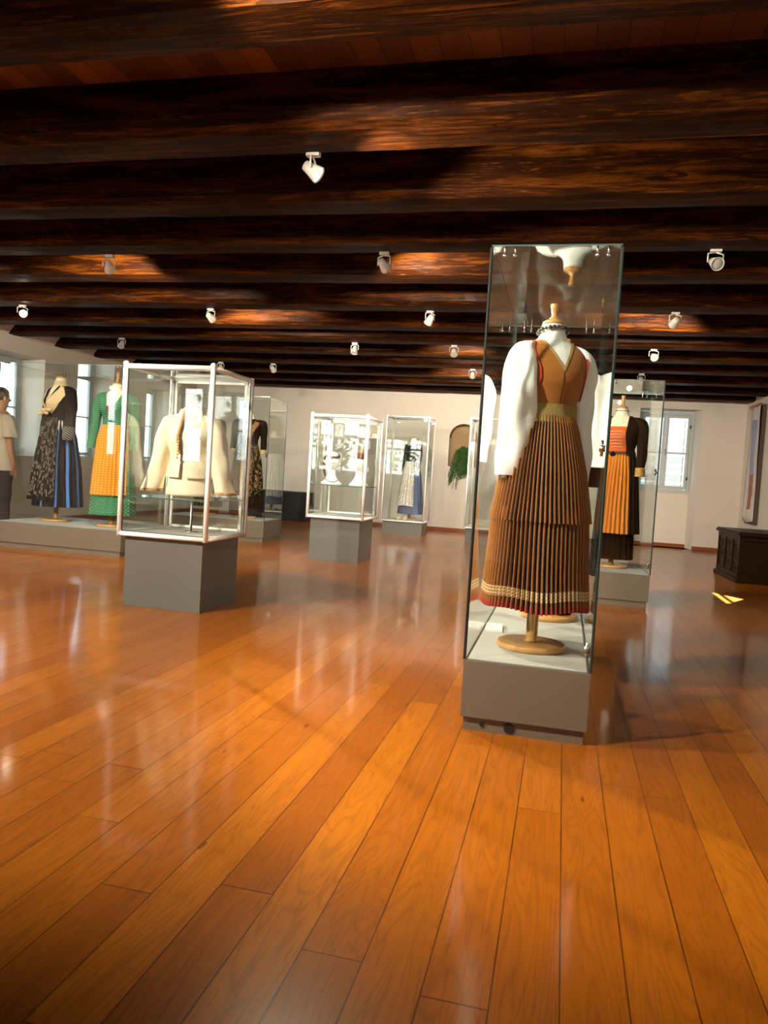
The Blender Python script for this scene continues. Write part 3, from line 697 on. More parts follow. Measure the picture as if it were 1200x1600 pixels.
def ruffle(name, mat, t, pts, wid, s=1.0, freq=9, amp=.012, nrm=(0, -1, 0)):
    """a gathered frill along a path"""
    bm = bmesh.new(); P = [Vector(p)*s for p in pts]; fine = []
    for a, b in zip(P, P[1:]):
        for q in range(10): fine.append(a.lerp(b, q/10))
    fine.append(P[-1]); L = len(fine); rings = []; uv = []; N_ = Vector(nrm)
    for i, p in enumerate(fine):
        tg = (fine[min(i+1, L-1)]-fine[max(i-1, 0)]).normalized(); sd_ = tg.cross(N_).normalized(); ring = []
        for q in range(5):
            f = q/4; ring.append(p + sd_*wid*f + N_*(amp*f*sin(i*freq*.12*2*PI) + .006*sin(f*PI)))
        rings.append(ring); uv.append([(q/4, i/L) for q in range(5)])
    loft(bm, rings, uv, closed=False); o = obj(name, bm, mat, t, True)
    md = o.modifiers.new('thickness', 'SOLIDIFY'); md.thickness = .002; return o
DARKT = cloth('black_satin', (0.010, 0.008, 0.007), rough=.62)
BRN = cloth('dark_brown_velvet', (0.014, 0.007, 0.004), rough=.8)
WOOL = cloth('ochre_brown_wool', (0.35, 0.125, 0.018), rough=.9, bump=.2)
REDP = plain('red_piping', (0.40, 0.022, 0.012), .7)
GOLDT = cloth('gold_braid', (0.44, 0.30, 0.10), (0.16, 0.10, 0.03), pat=p_check(160, 160, .3))
def belt_pat(n, u, v, base, c2):
    a = n.noise(n.comb(n.math('MULTIPLY', u, 60), n.math('MULTIPLY', v, 700)), 1, 3); return n.mix(n.math('MULTIPLY', n.math('GREATER_THAN', a, .5), .6), base, c2)
BELT = cloth('olive_gold_sash', (0.36, 0.26, 0.085), (0.17, 0.115, 0.03), pat=belt_pat)
BEADS = plain('dark_beads', (0.06, 0.045, 0.03), .25, coat=.5)

# --- 1: back view costume in the nearest case
PLEAT = pleat_mat()
A_ = thing('dressed_mannequin', 'mannequin seen from behind in the nearest case, ochre bodice, white sleeves, pleated skirt', 'mannequin', (-.090, 3.285, .28), R(180+30), 'dressed mannequins')
stand(A_, 1, .9, pegh=.062); torso(A_, 1, LINEN)
pl, ins = vneck(1.175, .54, front=False)
AH = [((.139, 0, 0), (1, 0, 0)), ((-.139, 0, 0), (-1, 0, 0))]
shell('bodice', WOOL, A_, .965, 1.292, .006, 1, pl + AH, lambda p: not ins(p) and not (abs(p.x) > .139 and p.z > 1.09) and abs(p.x) > -1)
pl2, ins2 = vneck(1.160, .58, front=False)
shell('neckline_trim', GOLDT, A_, 1.15, 1.294, .0085, 1, pl + pl2, lambda p: ins2(p) and not ins(p))
AH2 = AH + [((.131, 0, 0), (1, 0, 0)), ((-.131, 0, 0), (-1, 0, 0)), ((0, 0, 1.085), (0, 0, 1))]

for sg in (0, 1):
    bm = bmesh.new(); P = [(1.288, 20), (1.275, 34), (1.25, 43), (1.21, 50), (1.17, 54), (1.13, 53), (1.09, 46), (1.06, 34), (1.045, 20)]
    tube(bm, [torso_pt(R(a if sg == 0 else 180-a+13), z, .011) for z, a in P], .0042, 8); obj('armhole_piping', bm, REDP, A_, True)
bm = bmesh.new(); tube(bm, [torso_pt(R(90), z, .0075) for z in (.975, 1.02, 1.07, 1.12, 1.17)], .0012, 6); obj('back_seam', bm, BRN, A_)
shell('sash', BELT, A_, .955, 1.03, .013, 1, wr=.004)
skirt('upper_skirt', PLEAT, A_, [(.985, .116, .098, .45), (.93, .135, .115, .7), (.75, .176, .160, 1), (.545, .208, .198, 1)], loose=.25, N=68, amp=.0085, seed=3, seg=10, nz=30, wob=.9)
skirt('lower_skirt', PLEAT, A_, [(.60, .192, .182, 1), (.54, .198, .190, 1), (.35, .207, .206, 1.1), (.185, .217, .226, 1.2)], loose=.25, N=68, amp=.0095, seed=5, seg=10, nz=26, wob=1.0, hemwave=.006)
skirt('underskirt', cloth('dark_underskirt', (0.02, .015, .013)), A_, [(.9, .11, .09, 0), (.24, .20, .18, 0)], N=16, amp=.004, seed=5)
sleeve('sleeve', LINEN, A_, [(.10, .01, 1.288, .012, .012), (.125, .012, 1.280, .044, .042), (.143, .018, 1.25, .056, .058), (.150, .028, 1.19, .066, .070), (.148, .035, 1.08, .074, .078),
        (.148, .02, .97, .072, .070), (.150, .01, .84, .073, .062), (.150, .0, .728, .074, .056)], n=56, fold=.0065, seed=3)
sleeve('inner_cuff', LINEN, A_, [(.145, .0, .76, .05, .03), (.140, .0, .716, .055, .034)], fold=.002, seed=3)
sleeve('sleeve', LINEN, A_, [(-.10, .0, 1.288, .012, .012), (-.125, .0, 1.275, .045, .042), (-.143, .0, 1.245, .057, .055), (-.155, -.005, 1.17, .062, .060), (-.158, -.01, 1.05, .058, .056),
        (-.160, -.01, .92, .057, .052), (-.163, -.01, .80, .058, .050), (-.166, -.01, .715, .058, .050)], n=48, fold=.0055, seed=4)
bead_ring(A_, BEADS, 1, 1.338, .012, .062, .060, 22)
bm = bmesh.new(); box(bm, -.012, .012, -.03, -.018, 1.31, 1.345); bev(bm, .004); obj('white_tag', bm, LINEN, A_)
# --- 1b: second costume behind it, facing the back of the case
B_m = thing('dressed_mannequin', 'mannequin mostly hidden behind the pleated skirt costume, with striped orange sash and dark skirt', 'mannequin', (-.035, 4.07, .28), R(150), 'dressed mannequins')
stand(B_m, 1, .9, pegh=.062, r=.15); torso(B_m, 1, LINEN)
SASH = cloth('orange_striped_scarf', (0.62, 0.27, 0.06), (0.14, .04, .015), pat=p_stripe(14, .25))
GREYW = cloth('grey_brown_wool', (0.16, 0.13, 0.11)); 
pl, ins = vneck(1.10, .5, front=True)
shell('waistcoat', GREYW, B_m, .96, 1.28, .006, 1, pl, lambda p: not ins(p))
for sg in (1, -1):
    sleeve('sleeve', LINEN, B_m, [(sg*.12, 0, 1.285, .015, .015), (sg*.15, 0, 1.26, .062, .058), (sg*.178, 0, 1.19, .066, .062), (sg*.185, -.01, 1.0, .058, .052), (sg*.182, -.03, .80, .05, .045)], seed=9+sg)
shell('scarf', SASH, B_m, .93, 1.06, .016, 1, wr=.008)
bm = bmesh.new(); tube(bm, [(-.1, -.09, 1.0), (-.13, -.11, .85), (-.12, -.12, .70)], [.02, .035, .028], 10); obj('scarf_end', bm, SASH, B_m, True)
skirt('skirt', cloth('charcoal_skirt', (.05, .05, .052)), B_m, [(.98, .115, .095, .3), (.7, .15, .13, 1), (.25, .17, .15, 1.1)], N=22, amp=.009, seed=11)
for sg in (-1, 1):
    bm = bmesh.new(); lathe(bm, [(.001, .038), (.01, .042), (.05, .038), (.11, .033), (.2, .036)], n=18); 
    for v in bm.verts: v.co.y = v.co.y*1.6 - .02 if v.co.z < .06 else v.co.y
    bmesh.ops.translate(bm, vec=(sg*.06, -.02, .025), verts=bm.verts); obj('boot', bm, BRN, B_m, True)

# --- 2: orange apron costume, right case
J = thing('dressed_mannequin', 'mannequin in the right glass case, orange bodice and apron under a long dark coat', 'mannequin', (.455, 7.04, .28), R(-18), 'dressed mannequins')
stand(J, 1.03, .5, r=.14, pegh=.09); torso(J, 1.03, TORSO)
ORB = cloth('orange_red_bodice', (0.62, 0.11, 0.018)); ORA = cloth('orange_apron', (0.62, 0.22, 0.022), (.40, .12, .012), pat=p_stripe(40, .3))
COAT = cloth('dark_brown_cloth', (0.020, 0.010, 0.006)); LACE = plain('pale_lacing', (.7, .55, .38), .6)
shell('bodice', ORB, J, .98, 1.205, .006, 1.03)
shell('strap', ORB, J, 1.20, 1.30, .007, 1.03, [((.085, 0, 0), (1, 0, 0)), ((.115, 0, 0), (1, 0, 0)), ((-.085, 0, 0), (1, 0, 0)), ((-.115, 0, 0), (1, 0, 0))], lambda p: .085 < abs(p.x) < .115)
bm = bmesh.new()
for k in range(6): z = 1.03+.026*k; tube(bm, [torso_pt(R(-90-26), z, .009, 1.03), torso_pt(R(-90), z+.004, .011, 1.03), torso_pt(R(-90+26), z, .009, 1.03)], .0028, 6)
obj('bodice_lacing', bm, LACE, J, True)
shell('belt', cloth('dark_braided_belt', (.05, .03, .02), (.3, .2, .1), pat=p_check(60, 60)), J, .96, .995, .012, 1.03, wr=.004)
bm = bmesh.new(); lathe(bm, [(0, .022), (.006, .02), (.009, .008)], n=18); bmesh.ops.transform(bm, matrix=Matrix.Translation((-.03, -.11, 1.0)) @ Matrix.Rotation(PI/2, 4, 'X'), verts=bm.verts); obj('buckle', bm, BRN, J, True)
skirt('apron', ORA, J, [(.97, .122, .102, .3), (.8, .142, .128, 1), (.30, .185, .185, 1.2)], N=11, amp=.010, th0=R(-90-62), th1=R(-90+58), s=1.03, seed=2)
skirt('skirt', BRN, J, [(.97, .115, .095, .3), (.7, .140, .125, 1), (.075, .165, .15, 1)], N=20, amp=.008, s=1.03, calm=60, seed=6)
pl, ins = vneck(.2, .075, front=True, w0=.055)
shell('coat_bodice', COAT, J, .96, 1.30, .014, 1.03, [((.075, 0, 0), (1, 0, 0)), ((-.075, 0, 0), (1, 0, 0)), ((0, 0, 0), (0, 1, 0))], lambda p: p.y > 0 or abs(p.x) > .075)
skirt('coat_skirt', COAT, J, [(1.0, .130, .112, .2), (.8, .158, .14, 1), (.30, .200, .18, 1.1)], N=14, amp=.008, th0=R(-90+50), th1=R(270-64), s=1.03, seed=8)
for sg in (1, -1):
    sleeve('sleeve', COAT, J, [(sg*.12, 0, 1.29, .02, .02), (sg*.15, 0, 1.27, .055, .05), (sg*.176, 0, 1.21, .052, .05), (sg*.19, 0, 1.05, .045, .043), (sg*.192, -.03, .86, .036, .036)], s=1.03, seed=20+sg)
    sleeve('cuff', cloth('gold_brocade_cuff', (.5, .3, .08), (.12, .05, .02), pat=p_lace(10, 80, .9)), J, [(sg*.192, -.032, .865, .041, .041), (sg*.192, -.035, .79, .043, .043)], s=1.03, seed=20+sg, fold=.002)
bead_ring(J, BLACK, 1.03, 1.345, .0, .055, .053, 40, .003, 'neck_ribbon')

def patch(name, mat, parent, A, B, sg, off, s, n=8, wr=0.0, thick=.005):
    '''cloth lying on the torso between two edges given as (degrees off the front, height)'''
    def fine(L):
        o = []
        for p, q in zip(L, L[1:]):
            for k in range(5): o.append((p[0]+(q[0]-p[0])*k/5, p[1]+(q[1]-p[1])*k/5))
        return o + [L[-1]]
    FA, FB = fine(A), fine(B); bm = bmesh.new(); rings = []; uv = []
    for i, (a, b) in enumerate(zip(FA, FB)):
        rings.append([torso_pt(R(-90 + sg*(a[0]+(b[0]-a[0])*k/n)), a[1]+(b[1]-a[1])*k/n, off + wr*sin(i*1.7+k*2.1), s) for k in range(n+1)]); uv.append([(k/n, i/len(FA)) for k in range(n+1)])
    loft(bm, rings, uv, closed=False); o = obj(name, bm, mat, parent, True); md = o.modifiers.new('th', 'SOLIDIFY'); md.thickness = thick; md.offset = 1; return o
# --- 3: black dress with lace apron, left case
s = 1.115
Cm = thing('dressed_mannequin', 'mannequin in black lace-aproned dress with cream ruffled shawl, in the long left case', 'mannequin', (-5.27, 7.10, .265), R(-24), 'dressed mannequins')
stand(Cm, s, .35, peg=False, r=.15); torso(Cm, s, TORSO)
CREAM = cloth('cream_lace_shawl', (.66, .50, .28), (.46, .31, .14), pat=p_lace(14, 110, .5))
LAPR = cloth('black_lace_apron', (.010, .007, .006), (.30, .26, .22), pat=p_lace(4.5, 21, .7))
BLUE = cloth('dark_blue_striped_skirt', (.006, .006, .009), (.06, .17, .50), rough=.62, pat=p_stripe(.5, .17))
pl, ins = vneck(1.12, .35, front=True)
shell('bodice', DARKT, Cm, .96, 1.285, .006, s, pl, lambda p: not ins(p))
for sg in (1, -1):
    Qa = [(16, 1.02), (34, 1.05), (50, 1.09), (60, 1.14), (68, 1.19), (86, 1.235)]
    patch('shawl', CREAM, Cm, [(-3, 1.055), (3, 1.09), (9, 1.13), (17, 1.18), (30, 1.23), (52, 1.29)], Qa, sg, .016, s, wr=.002)
    Q = [torso_pt(R(-90+sg*a), z, .024) for a, z in Qa]
    ruffle('shawl_frill', CREAM, Cm, Q, -.045*sg, s, freq=11, amp=.018)
bm = bmesh.new()
for k in range(9): v = bmesh.ops.create_icosphere(bm, subdivisions=2, radius=.026)['verts']; bmesh.ops.scale(bm, vec=(1.3, .6, .7), verts=v); bmesh.ops.translate(bm, vec=Vector((.045*sin(k*2.1)+.01*(k-4), -.155+.008*cos(k), 1.035+.018*cos(k*1.7)))*s, verts=v)
obj('shawl_knot', bm, CREAM, Cm, True)
shell('collar', CREAM, Cm, 1.29, 1.335, .008, s, [((0, 0, 0), (0, 1, 0))], lambda p: True)
skirt('skirt', BLUE, Cm, [(.99, .115, .095, .3), (.8, .165, .150, 1), (.5, .215, .20, 1), (.145, .245, .23, 1.2)], N=22, amp=.013, s=s, calm=60, seed=31, wob=.8)
skirt('apron', LAPR, Cm, [(.985, .120, .100, .3), (.8, .175, .16, 1), (.5, .225, .21, 1), (.235, .245, .23, 1.1)], N=9, amp=.010, th0=R(-90-62), th1=R(-90+52), s=s, seed=33, uvper=True)
skirt('apron_hem', DARKT, Cm, [(.24, .249, .234, 1.1), (.205, .252, .237, 1.2)], N=9, amp=.012, th0=R(-90-62), th1=R(-90+52), s=s, seed=33, nz=3)
CUF = cloth('speckled_black_cuff', (.02, .018, .017), (.5, .48, .45), pat=p_dots(9, 90, .25))
for sg in (1, -1):
    sleeve('sleeve', DARKT, Cm, [(sg*.12, 0, 1.285, .02, .02), (sg*.152, 0, 1.265, .055, .052), (sg*.182, 0, 1.20, .060, .058), (sg*.200, -.005, 1.06, .058, .055), (sg*.205, -.02, .90, .052, .050)], s=s, seed=35+sg)
    sleeve('cuff', CUF, Cm, [(sg*.205, -.02, .905, .056, .054), (sg*.205, -.03, .80, .055, .053), (sg*.205, -.032, .775, .04, .04)], s=s, seed=35+sg, fold=.002, capb=True)

# --- 4: green jacket, yellow apron
s = 1.075
D = thing('dressed_mannequin', 'mannequin in green dotted jacket and skirt with yellow patterned apron, in the long left case', 'mannequin', (-4.545, 7.02, .265), R(8), 'dressed mannequins')
stand(D, s, .35, pegh=.105, r=.15); torso(D, s, TORSO)
GRN = cloth('green_dotted_cotton', (.025, .15, .075), (.28, .48, .30), pat=p_dots(54, 58, .24))
YEL = cloth('yellow_printed_apron', (.72, .29, .022), (.26, .085, .012), pat=p_check(2, 42, .36))
RED = cloth('red_inset', (.42, .045, .02))
pl, ins = vneck(1.045, .36, front=True)
shell('inset', RED, D, 1.05, 1.15, .004, s)
shell('jacket', GRN, D, .955, 1.29, .010, s, pl, lambda p: not ins(p))
pl2, ins2 = vneck(1.015, .72, front=True)
shell('lapel', GRN, D, 1.03, 1.285, .018, s, pl + pl2, lambda p: ins2(p) and not ins(p) and abs(p.x) < .13)
bm = bmesh.new(); box(bm, -.008, .008, -.128, -.118, 1.0*s, 1.012*s); obj('button', bm, BLACK, D)
for sg in (1, -1):
    sleeve('sleeve', GRN, D, [(sg*.12, 0, 1.285, .02, .02), (sg*.15, 0, 1.268, .056, .052), (sg*.178, 0, 1.20, .056, .054), (sg*.195, -.005, 1.05, .046, .045), (sg*.210, -.03, .86, .04, .04), (sg*.214, -.045, .745, .044, .044)], s=s, seed=45+sg)
skirt('skirt', GRN, D, [(.97, .118, .098, .3), (.8, .150, .135, 1), (.5, .185, .17, 1), (.115, .215, .20, 1.3)], N=16, amp=.013, s=s, calm=66, seed=41, uvper=False)
skirt('apron', YEL, D, [(.975, .124, .104, .4), (.85, .165, .145, .8), (.6, .185, .17, 1), (.305, .205, .19, 1)], N=13, amp=.006, th0=R(-90-66), th1=R(-90+66), s=s, seed=43, sharp=True)

# --- 5: black and gold dress behind the white framed case
s = 1.02
E_ = thing('dressed_mannequin', 'mannequin in black dress with gold front and brown patterned apron, behind the jacket case', 'mannequin', (-4.14, 9.5, .28), R(6), 'dressed mannequins')
stand(E_, s, .35, peg=False, r=.14); torso(E_, s, TORSO)
GOLDF = cloth('gold_brown_brocade', (.30, .15, .05), (.10, .04, .02), pat=p_stripe(14, .4))
BLAP = cloth('brown_gold_lace_apron', (.014, .009, .006), (.36, .22, .09), pat=p_lace(5.5, 26, .8))
shell('bodice', BRN, E_, .955, 1.30, .006, s)
for sg in (1, -1):
    patch('gold_panel', GOLDF, E_, [(1, .975), (2, 1.06), (8, 1.14), (20, 1.21), (38, 1.27)], [(20, .975), (28, 1.06), (38, 1.14), (50, 1.21), (64, 1.255)], sg, .011, s)
    sleeve('sleeve', BRN, E_, [(sg*.12, 0, 1.295, .02, .02), (sg*.155, 0, 1.285, .06, .055), (sg*.182, 0, 1.22, .058, .055), (sg*.200, -.005, 1.06, .043, .043), (sg*.205, -.03, .90, .038, .038)], s=s, seed=55+sg)
    sleeve('cuff', GOLDT, E_, [(sg*.205, -.03, .905, .042, .042), (sg*.203, -.035, .85, .043, .043)], s=s, seed=55+sg, fold=.002)
skirt('skirt', BRN, E_, [(.97, .118, .098, .3), (.75, .17, .15, 1), (.5, .20, .18, 1), (.08, .21, .19, 1.2)], N=16, amp=.010, s=s, calm=78, seed=51)
skirt('apron', BLAP, E_, [(.975, .124, .104, .4), (.85, .165, .145, .8), (.6, .205, .195, 1), (.37, .225, .21, 1), (.29, .18, .2, 1)], N=7, amp=.010, th0=R(-90-78), th1=R(-90+78), s=s, seed=53, uvper=True)
# second costume further left in that case
s = 1.02
E2 = thing('dressed_mannequin', 'mannequin in plain brown dress with orange cuffs, left of the black and gold dress', 'mannequin', (-4.72, 9.5, .28), R(0), 'dressed mannequins')
stand(E2, s, .35, peg=False, r=.14); torso(E2, s, TORSO); shell('bodice', BRN, E2, .955, 1.27, .006, s)
for sg in (1, -1):
    sleeve('sleeve', BRN, E2, [(sg*.12, 0, 1.285, .02, .02), (sg*.155, 0, 1.265, .055, .05), (sg*.18, 0, 1.2, .052, .05), (sg*.195, -.005, 1.06, .043, .043), (sg*.20, -.03, .90, .04, .04)], s=s, seed=65+sg)
    sleeve('cuff', cloth('orange_cuff', (.5, .2, .06)), E2, [(sg*.2, -.03, .905, .043, .043), (sg*.2, -.035, .83, .043, .043)], s=s, seed=65+sg)
skirt('skirt', BLAP, E2, [(.97, .118, .098, .3), (.75, .16, .14, 1), (.12, .2, .18, 1.2)], N=16, amp=.010, s=s, seed=61)

# --- 6: cream jacket on a short stand, on the shelf of the white framed case
F = thing('jacket_form', 'short display form in cream jacket with wide bell sleeves, in the white framed case', 'display form', (-2.515, 4.79, .736), R(4), 'forms in the white framed cases')
s = .98; dz = -.72
CRJ = cloth('cream_jacket_wool', (.86, .76, .58), bump=.2); BRAID = cloth('brown_gold_braid', (.42, .21, .06), (.75, .55, .28), pat=p_check(5, 90, .4))
def dn(o): 
    for v in o.data.vertices: v.co.z += dz*s
    return o
dn(shell('torso', TORSO, F, .74, 1.355, 0, s))
for nm, z0, z1, rx0, ry0, rx1, ry1, off in (('shirt', .735, 1.0, .165, .125, .118, .092, 0),):
    bm = bmesh.new(); rings = []; uv = []
    for j in range(13):
        t_ = j/12; z = z0+(z1-z0)*t_; rings.append([((rx0+(rx1-rx0)*t_ + .003*sin(9*2*PI*k/48))*cos(2*PI*k/48)*s, (ry0+(ry1-ry0)*t_)*sin(2*PI*k/48)*s, z*s) for k in range(48)]); uv.append([(k/48, z) for k in range(49)])
    loft(bm, rings, uv, cap=(True, False)); dn(obj('shirt', bm, CRJ, F, True))
pl, ins = vneck(.70, .10, front=True, w0=.012)
def jk(name, mat, off, planes, keep, z0=.86, z1=1.335): return dn(shell(name, mat, F, z0, z1, off, s, planes, keep))
jk('jacket', CRJ, .030, [((.018, 0, 0), (1, 0, 0)), ((-.018, 0, 0), (1, 0, 0)), ((0, 0, 0), (0, 1, 0))], lambda p: not (abs(p.x) < .018 and p.y < 0))
jk('jacket_braid', BRAID, .033, [((a, 0, 0), (1, 0, 0)) for a in (.018, -.018, .034, -.034)] + [((0, 0, 0), (0, 1, 0))], lambda p: .018 < abs(p.x) < .034 and p.y < 0, 1.02)
dn(shell('collar', CRJ, F, 1.30, 1.345, .010, s))
for sg in (1, -1):
    dn(sleeve('sleeve', CRJ, F, [(sg*.10, 0, 1.30, .02, .02), (sg*.14, 0, 1.285, .06, .06), (sg*.175, 0, 1.21, .066, .066), (sg*.205, 0, 1.08, .062, .066), (sg*.232, -.01, .92, .062, .075), (sg*.262, -.01, .80, .066, .085), (sg*.272, -.01, .765, .066, .088)], s=s, seed=75+sg, fold=.005))
    dn(sleeve('sleeve_braid', BRAID, F, [(sg*.272, -.01, .774, .069, .091), (sg*.274, -.01, .752, .069, .091)], s=s, seed=75+sg, fold=.005))
bm = bmesh.new()
for k in range(7): v = bmesh.ops.create_icosphere(bm, subdivisions=2, radius=.009)['verts']; bmesh.ops.translate(bm, vec=(-.02-.002*k, -.158+.002*k, (1.13-.022*k)*s+dz*s), verts=v)
obj('tassel', bm, BRAID, F, True)
bm = bmesh.new(); lathe(bm, [(0, .040), (.008, .045), (.022, .044), (.026, .02)], cz=(1.355+dz)*s, n=24); obj('neck_cap', bm, plain('brown_wood_cap', (.25, .11, .04), .4), F, True)
t = thing('support_post', 'slim metal post with black block under the shelf of the cream jacket case', 'stand', (-2.49, 4.80, .499)); bm = bmesh.new(); lathe(bm, [(0, .05), (.008, .05), (.009, .008), (.226, .008)], n=20); obj('post', bm, STEEL, t, True)

# --- 7: two white busts with headdresses
def bust(x, y, rz, label, kind):
    t = thing('white_bust', label, 'bust', (x, y, .831), rz, 'busts in the white framed case')
    rings = [(0, .11, .075, 0), (.012, .118, .078, 0), (.04, .085, .060, 0), (.08, .055, .048, 0), (.12, .042, .042, .004), (.16, .042, .044, .006), (.185, .052, .060, .0), (.215, .064, .078, -.006), (.25, .073, .088, -.008), (.285, .075, .092, -.004), (.32, .068, .086, .0), (.345, .050, .066, .004), (.362, .022, .030, .004)]
    bm = bmesh.new(); n = 40; rr_ = []
    for i in range(len(rings)-1):
        a, b = rings[i], rings[i+1]
        for q in range(4): f = q/4; rr_.append([a[c]+(b[c]-a[c])*f for c in range(4)])
    rr_.append(list(rings[-1])); R_ = []
    for z, rx, ry, cy_ in rr_:
        ring = []
        for k in range(n):
            th = 2*PI*k/n; yy = ry*sin(th)+cy_; xx = rx*cos(th); fr = max(0, -sin(th))**6
            yy -= fr*(.022*math.exp(-((z-.245)/.014)**2) + .008*math.exp(-((z-.212)/.007)**2) + .008*math.exp(-((z-.19)/.012)**2)) if abs(cos(th)) < .35 else 0
            if abs(cos(th)) > .2 and sin(th) < 0: yy += .007*math.exp(-((z-.262)/.012)**2)*math.exp(-((abs(cos(th))-.42)/.15)**2)
            ring.append((xx, yy, z))
        R_.append(ring)
    loft(bm, R_, [[(0, 0)]*(n+1)]*len(R_), cap=(True, True)); obj('head', bm, LINEN, t, True)
    for sg in (-1, 1):
        bm = bmesh.new(); v = bmesh.ops.create_uvsphere(bm, u_segments=12, v_segments=8, radius=.02)['verts']; bmesh.ops.scale(bm, vec=(.3, .7, 1.2), verts=v); bmesh.ops.translate(bm, vec=(sg*.074, .005, .25), verts=v); obj('ear', bm, LINEN, t, True)
    HAIR = plain('brown_hair_braid', (.10, .035, .012), .6, .3, 150)
    if kind == 'wreath':
        bm = bmesh.new()
        for k in range(34):
            th = 2*PI*k/34; v = bmesh.ops.create_icosphere(bm, subdivisions=1, radius=.017)['verts']; bmesh.ops.translate(bm, vec=(.072*cos(th), .088*sin(th), .315+.018*sin(th)+.006*sin(k*2.2)), verts=v)
        obj('braid_wreath', bm, HAIR, t, True)
        bm = bmesh.new(); tube(bm, [(-.075, .03, .31), (-.088, .03, .24), (-.085, .02, .16), (-.07, -.02, .09)], [.017, .02, .017, .008], 10); obj('braid', bm, HAIR, t, True)
        bm = bmesh.new(); tube(bm, [(-.07, -.035, .06), (-.03, -.07, .035), (.03, -.075, .03), (.07, -.04, .05)], .004, 8); obj('cord', bm, BLACK, t, True)
    else:
        bm = bmesh.new(); lathe(bm, [(0, .078), (.004, .082), (.06, .083), (.066, .078), (.062, .07)], n=32)
        bmesh.ops.transform(bm, matrix=Matrix.Translation((0, 0, .29)) @ Matrix.Diagonal((.95, 1.12, 1, 1)), verts=bm.verts); obj('dark_band', bm, HAIR, t, True)
        bm = bmesh.new()
        for k in range(18):
            th = 2*PI*k/18; b_ = [Vector((.078*cos(th+d), .092*sin(th+d), .352)) for d in (-.16, .16)]; tp = Vector((.080*cos(th), .095*sin(th), .405+.008*(k % 2)))
            v0, v1, v2 = [bm.verts.new(q) for q in (b_[0], b_[1], tp)]; bm.faces.new((v0, v1, v2))
            vv = bmesh.ops.create_icosphere(bm, subdivisions=1, radius=.007)['verts']; bmesh.ops.translate(bm, vec=tp, verts=vv)
        o = obj('gold_crown', bm, plain('brown_gold_crown', (.42, .20, .07), .4, metal=.4), t, True); o.modifiers.new('th', 'SOLIDIFY').thickness = .004
    return t
bust(-2.515, 8.07, R(20), 'white bust with brown braided wreath, left on the shelf of the busts case', 'wreath')
bust(-2.205, 8.09, R(-10), 'white bust with dark band and brown gold crown, in the busts case', 'crown')

# --- 8: lace apron dress in the slim case, and black costume
s = 1.0
H_ = thing('dressed_mannequin', 'mannequin with white lace apron over blue skirt, in the slim case by the back wall', 'mannequin', (-2.50, 12.52, .242), R(-48), 'dressed mannequins')
stand(H_, s*1.0, .35, peg=False, r=.12); torso(H_, s, TORSO)
WL = cloth('white_lace_apron', (.46, .42, .38), (.78, .75, .70), pat=p_lace(5, 34, .9)); BLS = cloth('dull_blue_skirt', (.10, .12, .20))
shell('bodice', BLACK, H_, .955, 1.26, .006, s); ruffle('lace_collar', WL, H_, [torso_pt(R(-90+a), 1.262, .012) for a in range(-100, 101, 20)], .07, s)
for sg in (1, -1):
    sleeve('sleeve', BLACK, H_, [(sg*.12, 0, 1.28, .02, .02), (sg*.155, 0, 1.265, .06, .055), (sg*.182, 0, 1.2, .062, .058), (sg*.20, 0, 1.02, .056, .055), (sg*.20, -.03, .84, .04, .04)], s=s, seed=85+sg)
    sleeve('hand_cuff', cloth('tan_cuff', (.4, .2, .07)), H_, [(sg*.20, -.03, .845, .043, .043), (sg*.20, -.03, .80, .04, .04)], s=s, seed=85+sg)
skirt('skirt', BLS, H_, [(.97, .118, .098, .3), (.75, .165, .145, 1), (.5, .20, .18, 1), (.10, .245, .22, 1.2)], N=16, amp=.010, s=s, calm=70, seed=81)
skirt('apron', WL, H_, [(.975, .124, .104, .4), (.85, .155, .135, .8), (.6, .19, .17, 1), (.235, .235, .21, 1)], N=10, amp=.010, th0=R(-90-70), th1=R(-90+70), s=s, seed=83, hemwave=.006)
for i, xx in enumerate((-2.63, -2.53)):
    sh = thing('leather_shoe', ('left' if i == 0 else 'right') + ' cream shoe at the foot of the lace apron dress', 'shoe', (xx, 12.34, .242), R(-20), 'pair of cream shoes')
    bm = bmesh.new(); loft(bm, [[((.028*q)*cos(2*PI*k/16), (.075*q2)*sin(2*PI*k/16)+y0, z) for k in range(16)] for q, q2, y0, z in ((1, 1, 0, 0), (1.1, 1.05, 0, .012), (1, .95, 0, .03), (.8, .6, .025, .05), (.75, .5, .035, .065))], [[(0, 0)]*17]*5, cap=(True, False)); obj('shoe_upper', bm, plain('cream_leather', (.55, .43, .27), .5), sh, True)
    bm = bmesh.new(); box(bm, -.02, .02, .045, .075, -.0, .012); obj('heel', bm, BRN, sh)
K_ = thing('dressed_mannequin', 'mannequin in black costume in the slim case half hidden by the nearest glass case', 'mannequin', (-1.09, 11.97, .256), R(0), 'dressed mannequins')
stand(K_, s, .35, peg=False, r=.12); torso(K_, s, TORSO); shell('bodice', DARKT, K_, .955, 1.29, .006, s)
for sg in (1, -1):
    sleeve('sleeve', DARKT, K_, [(sg*.12, 0, 1.29, .02, .02), (sg*.155, 0, 1.27, .06, .055), (sg*.185, 0, 1.2, .06, .058), (sg*.215, 0, 1.02, .05, .05), (sg*.225, -.03, .82, .04, .04)], s=s, seed=95+sg)
    sleeve('cuff', cloth('brown_cuff', (.2, .1, .05)), K_, [(sg*.225, -.03, .825, .043, .043), (sg*.225, -.03, .77, .043, .043)], s=s, seed=95+sg)
skirt('skirt', DARKT, K_, [(.97, .118, .098, .3), (.75, .17, .15, 1), (.12, .23, .21, 1.2)], N=18, amp=.010, s=s, seed=91)

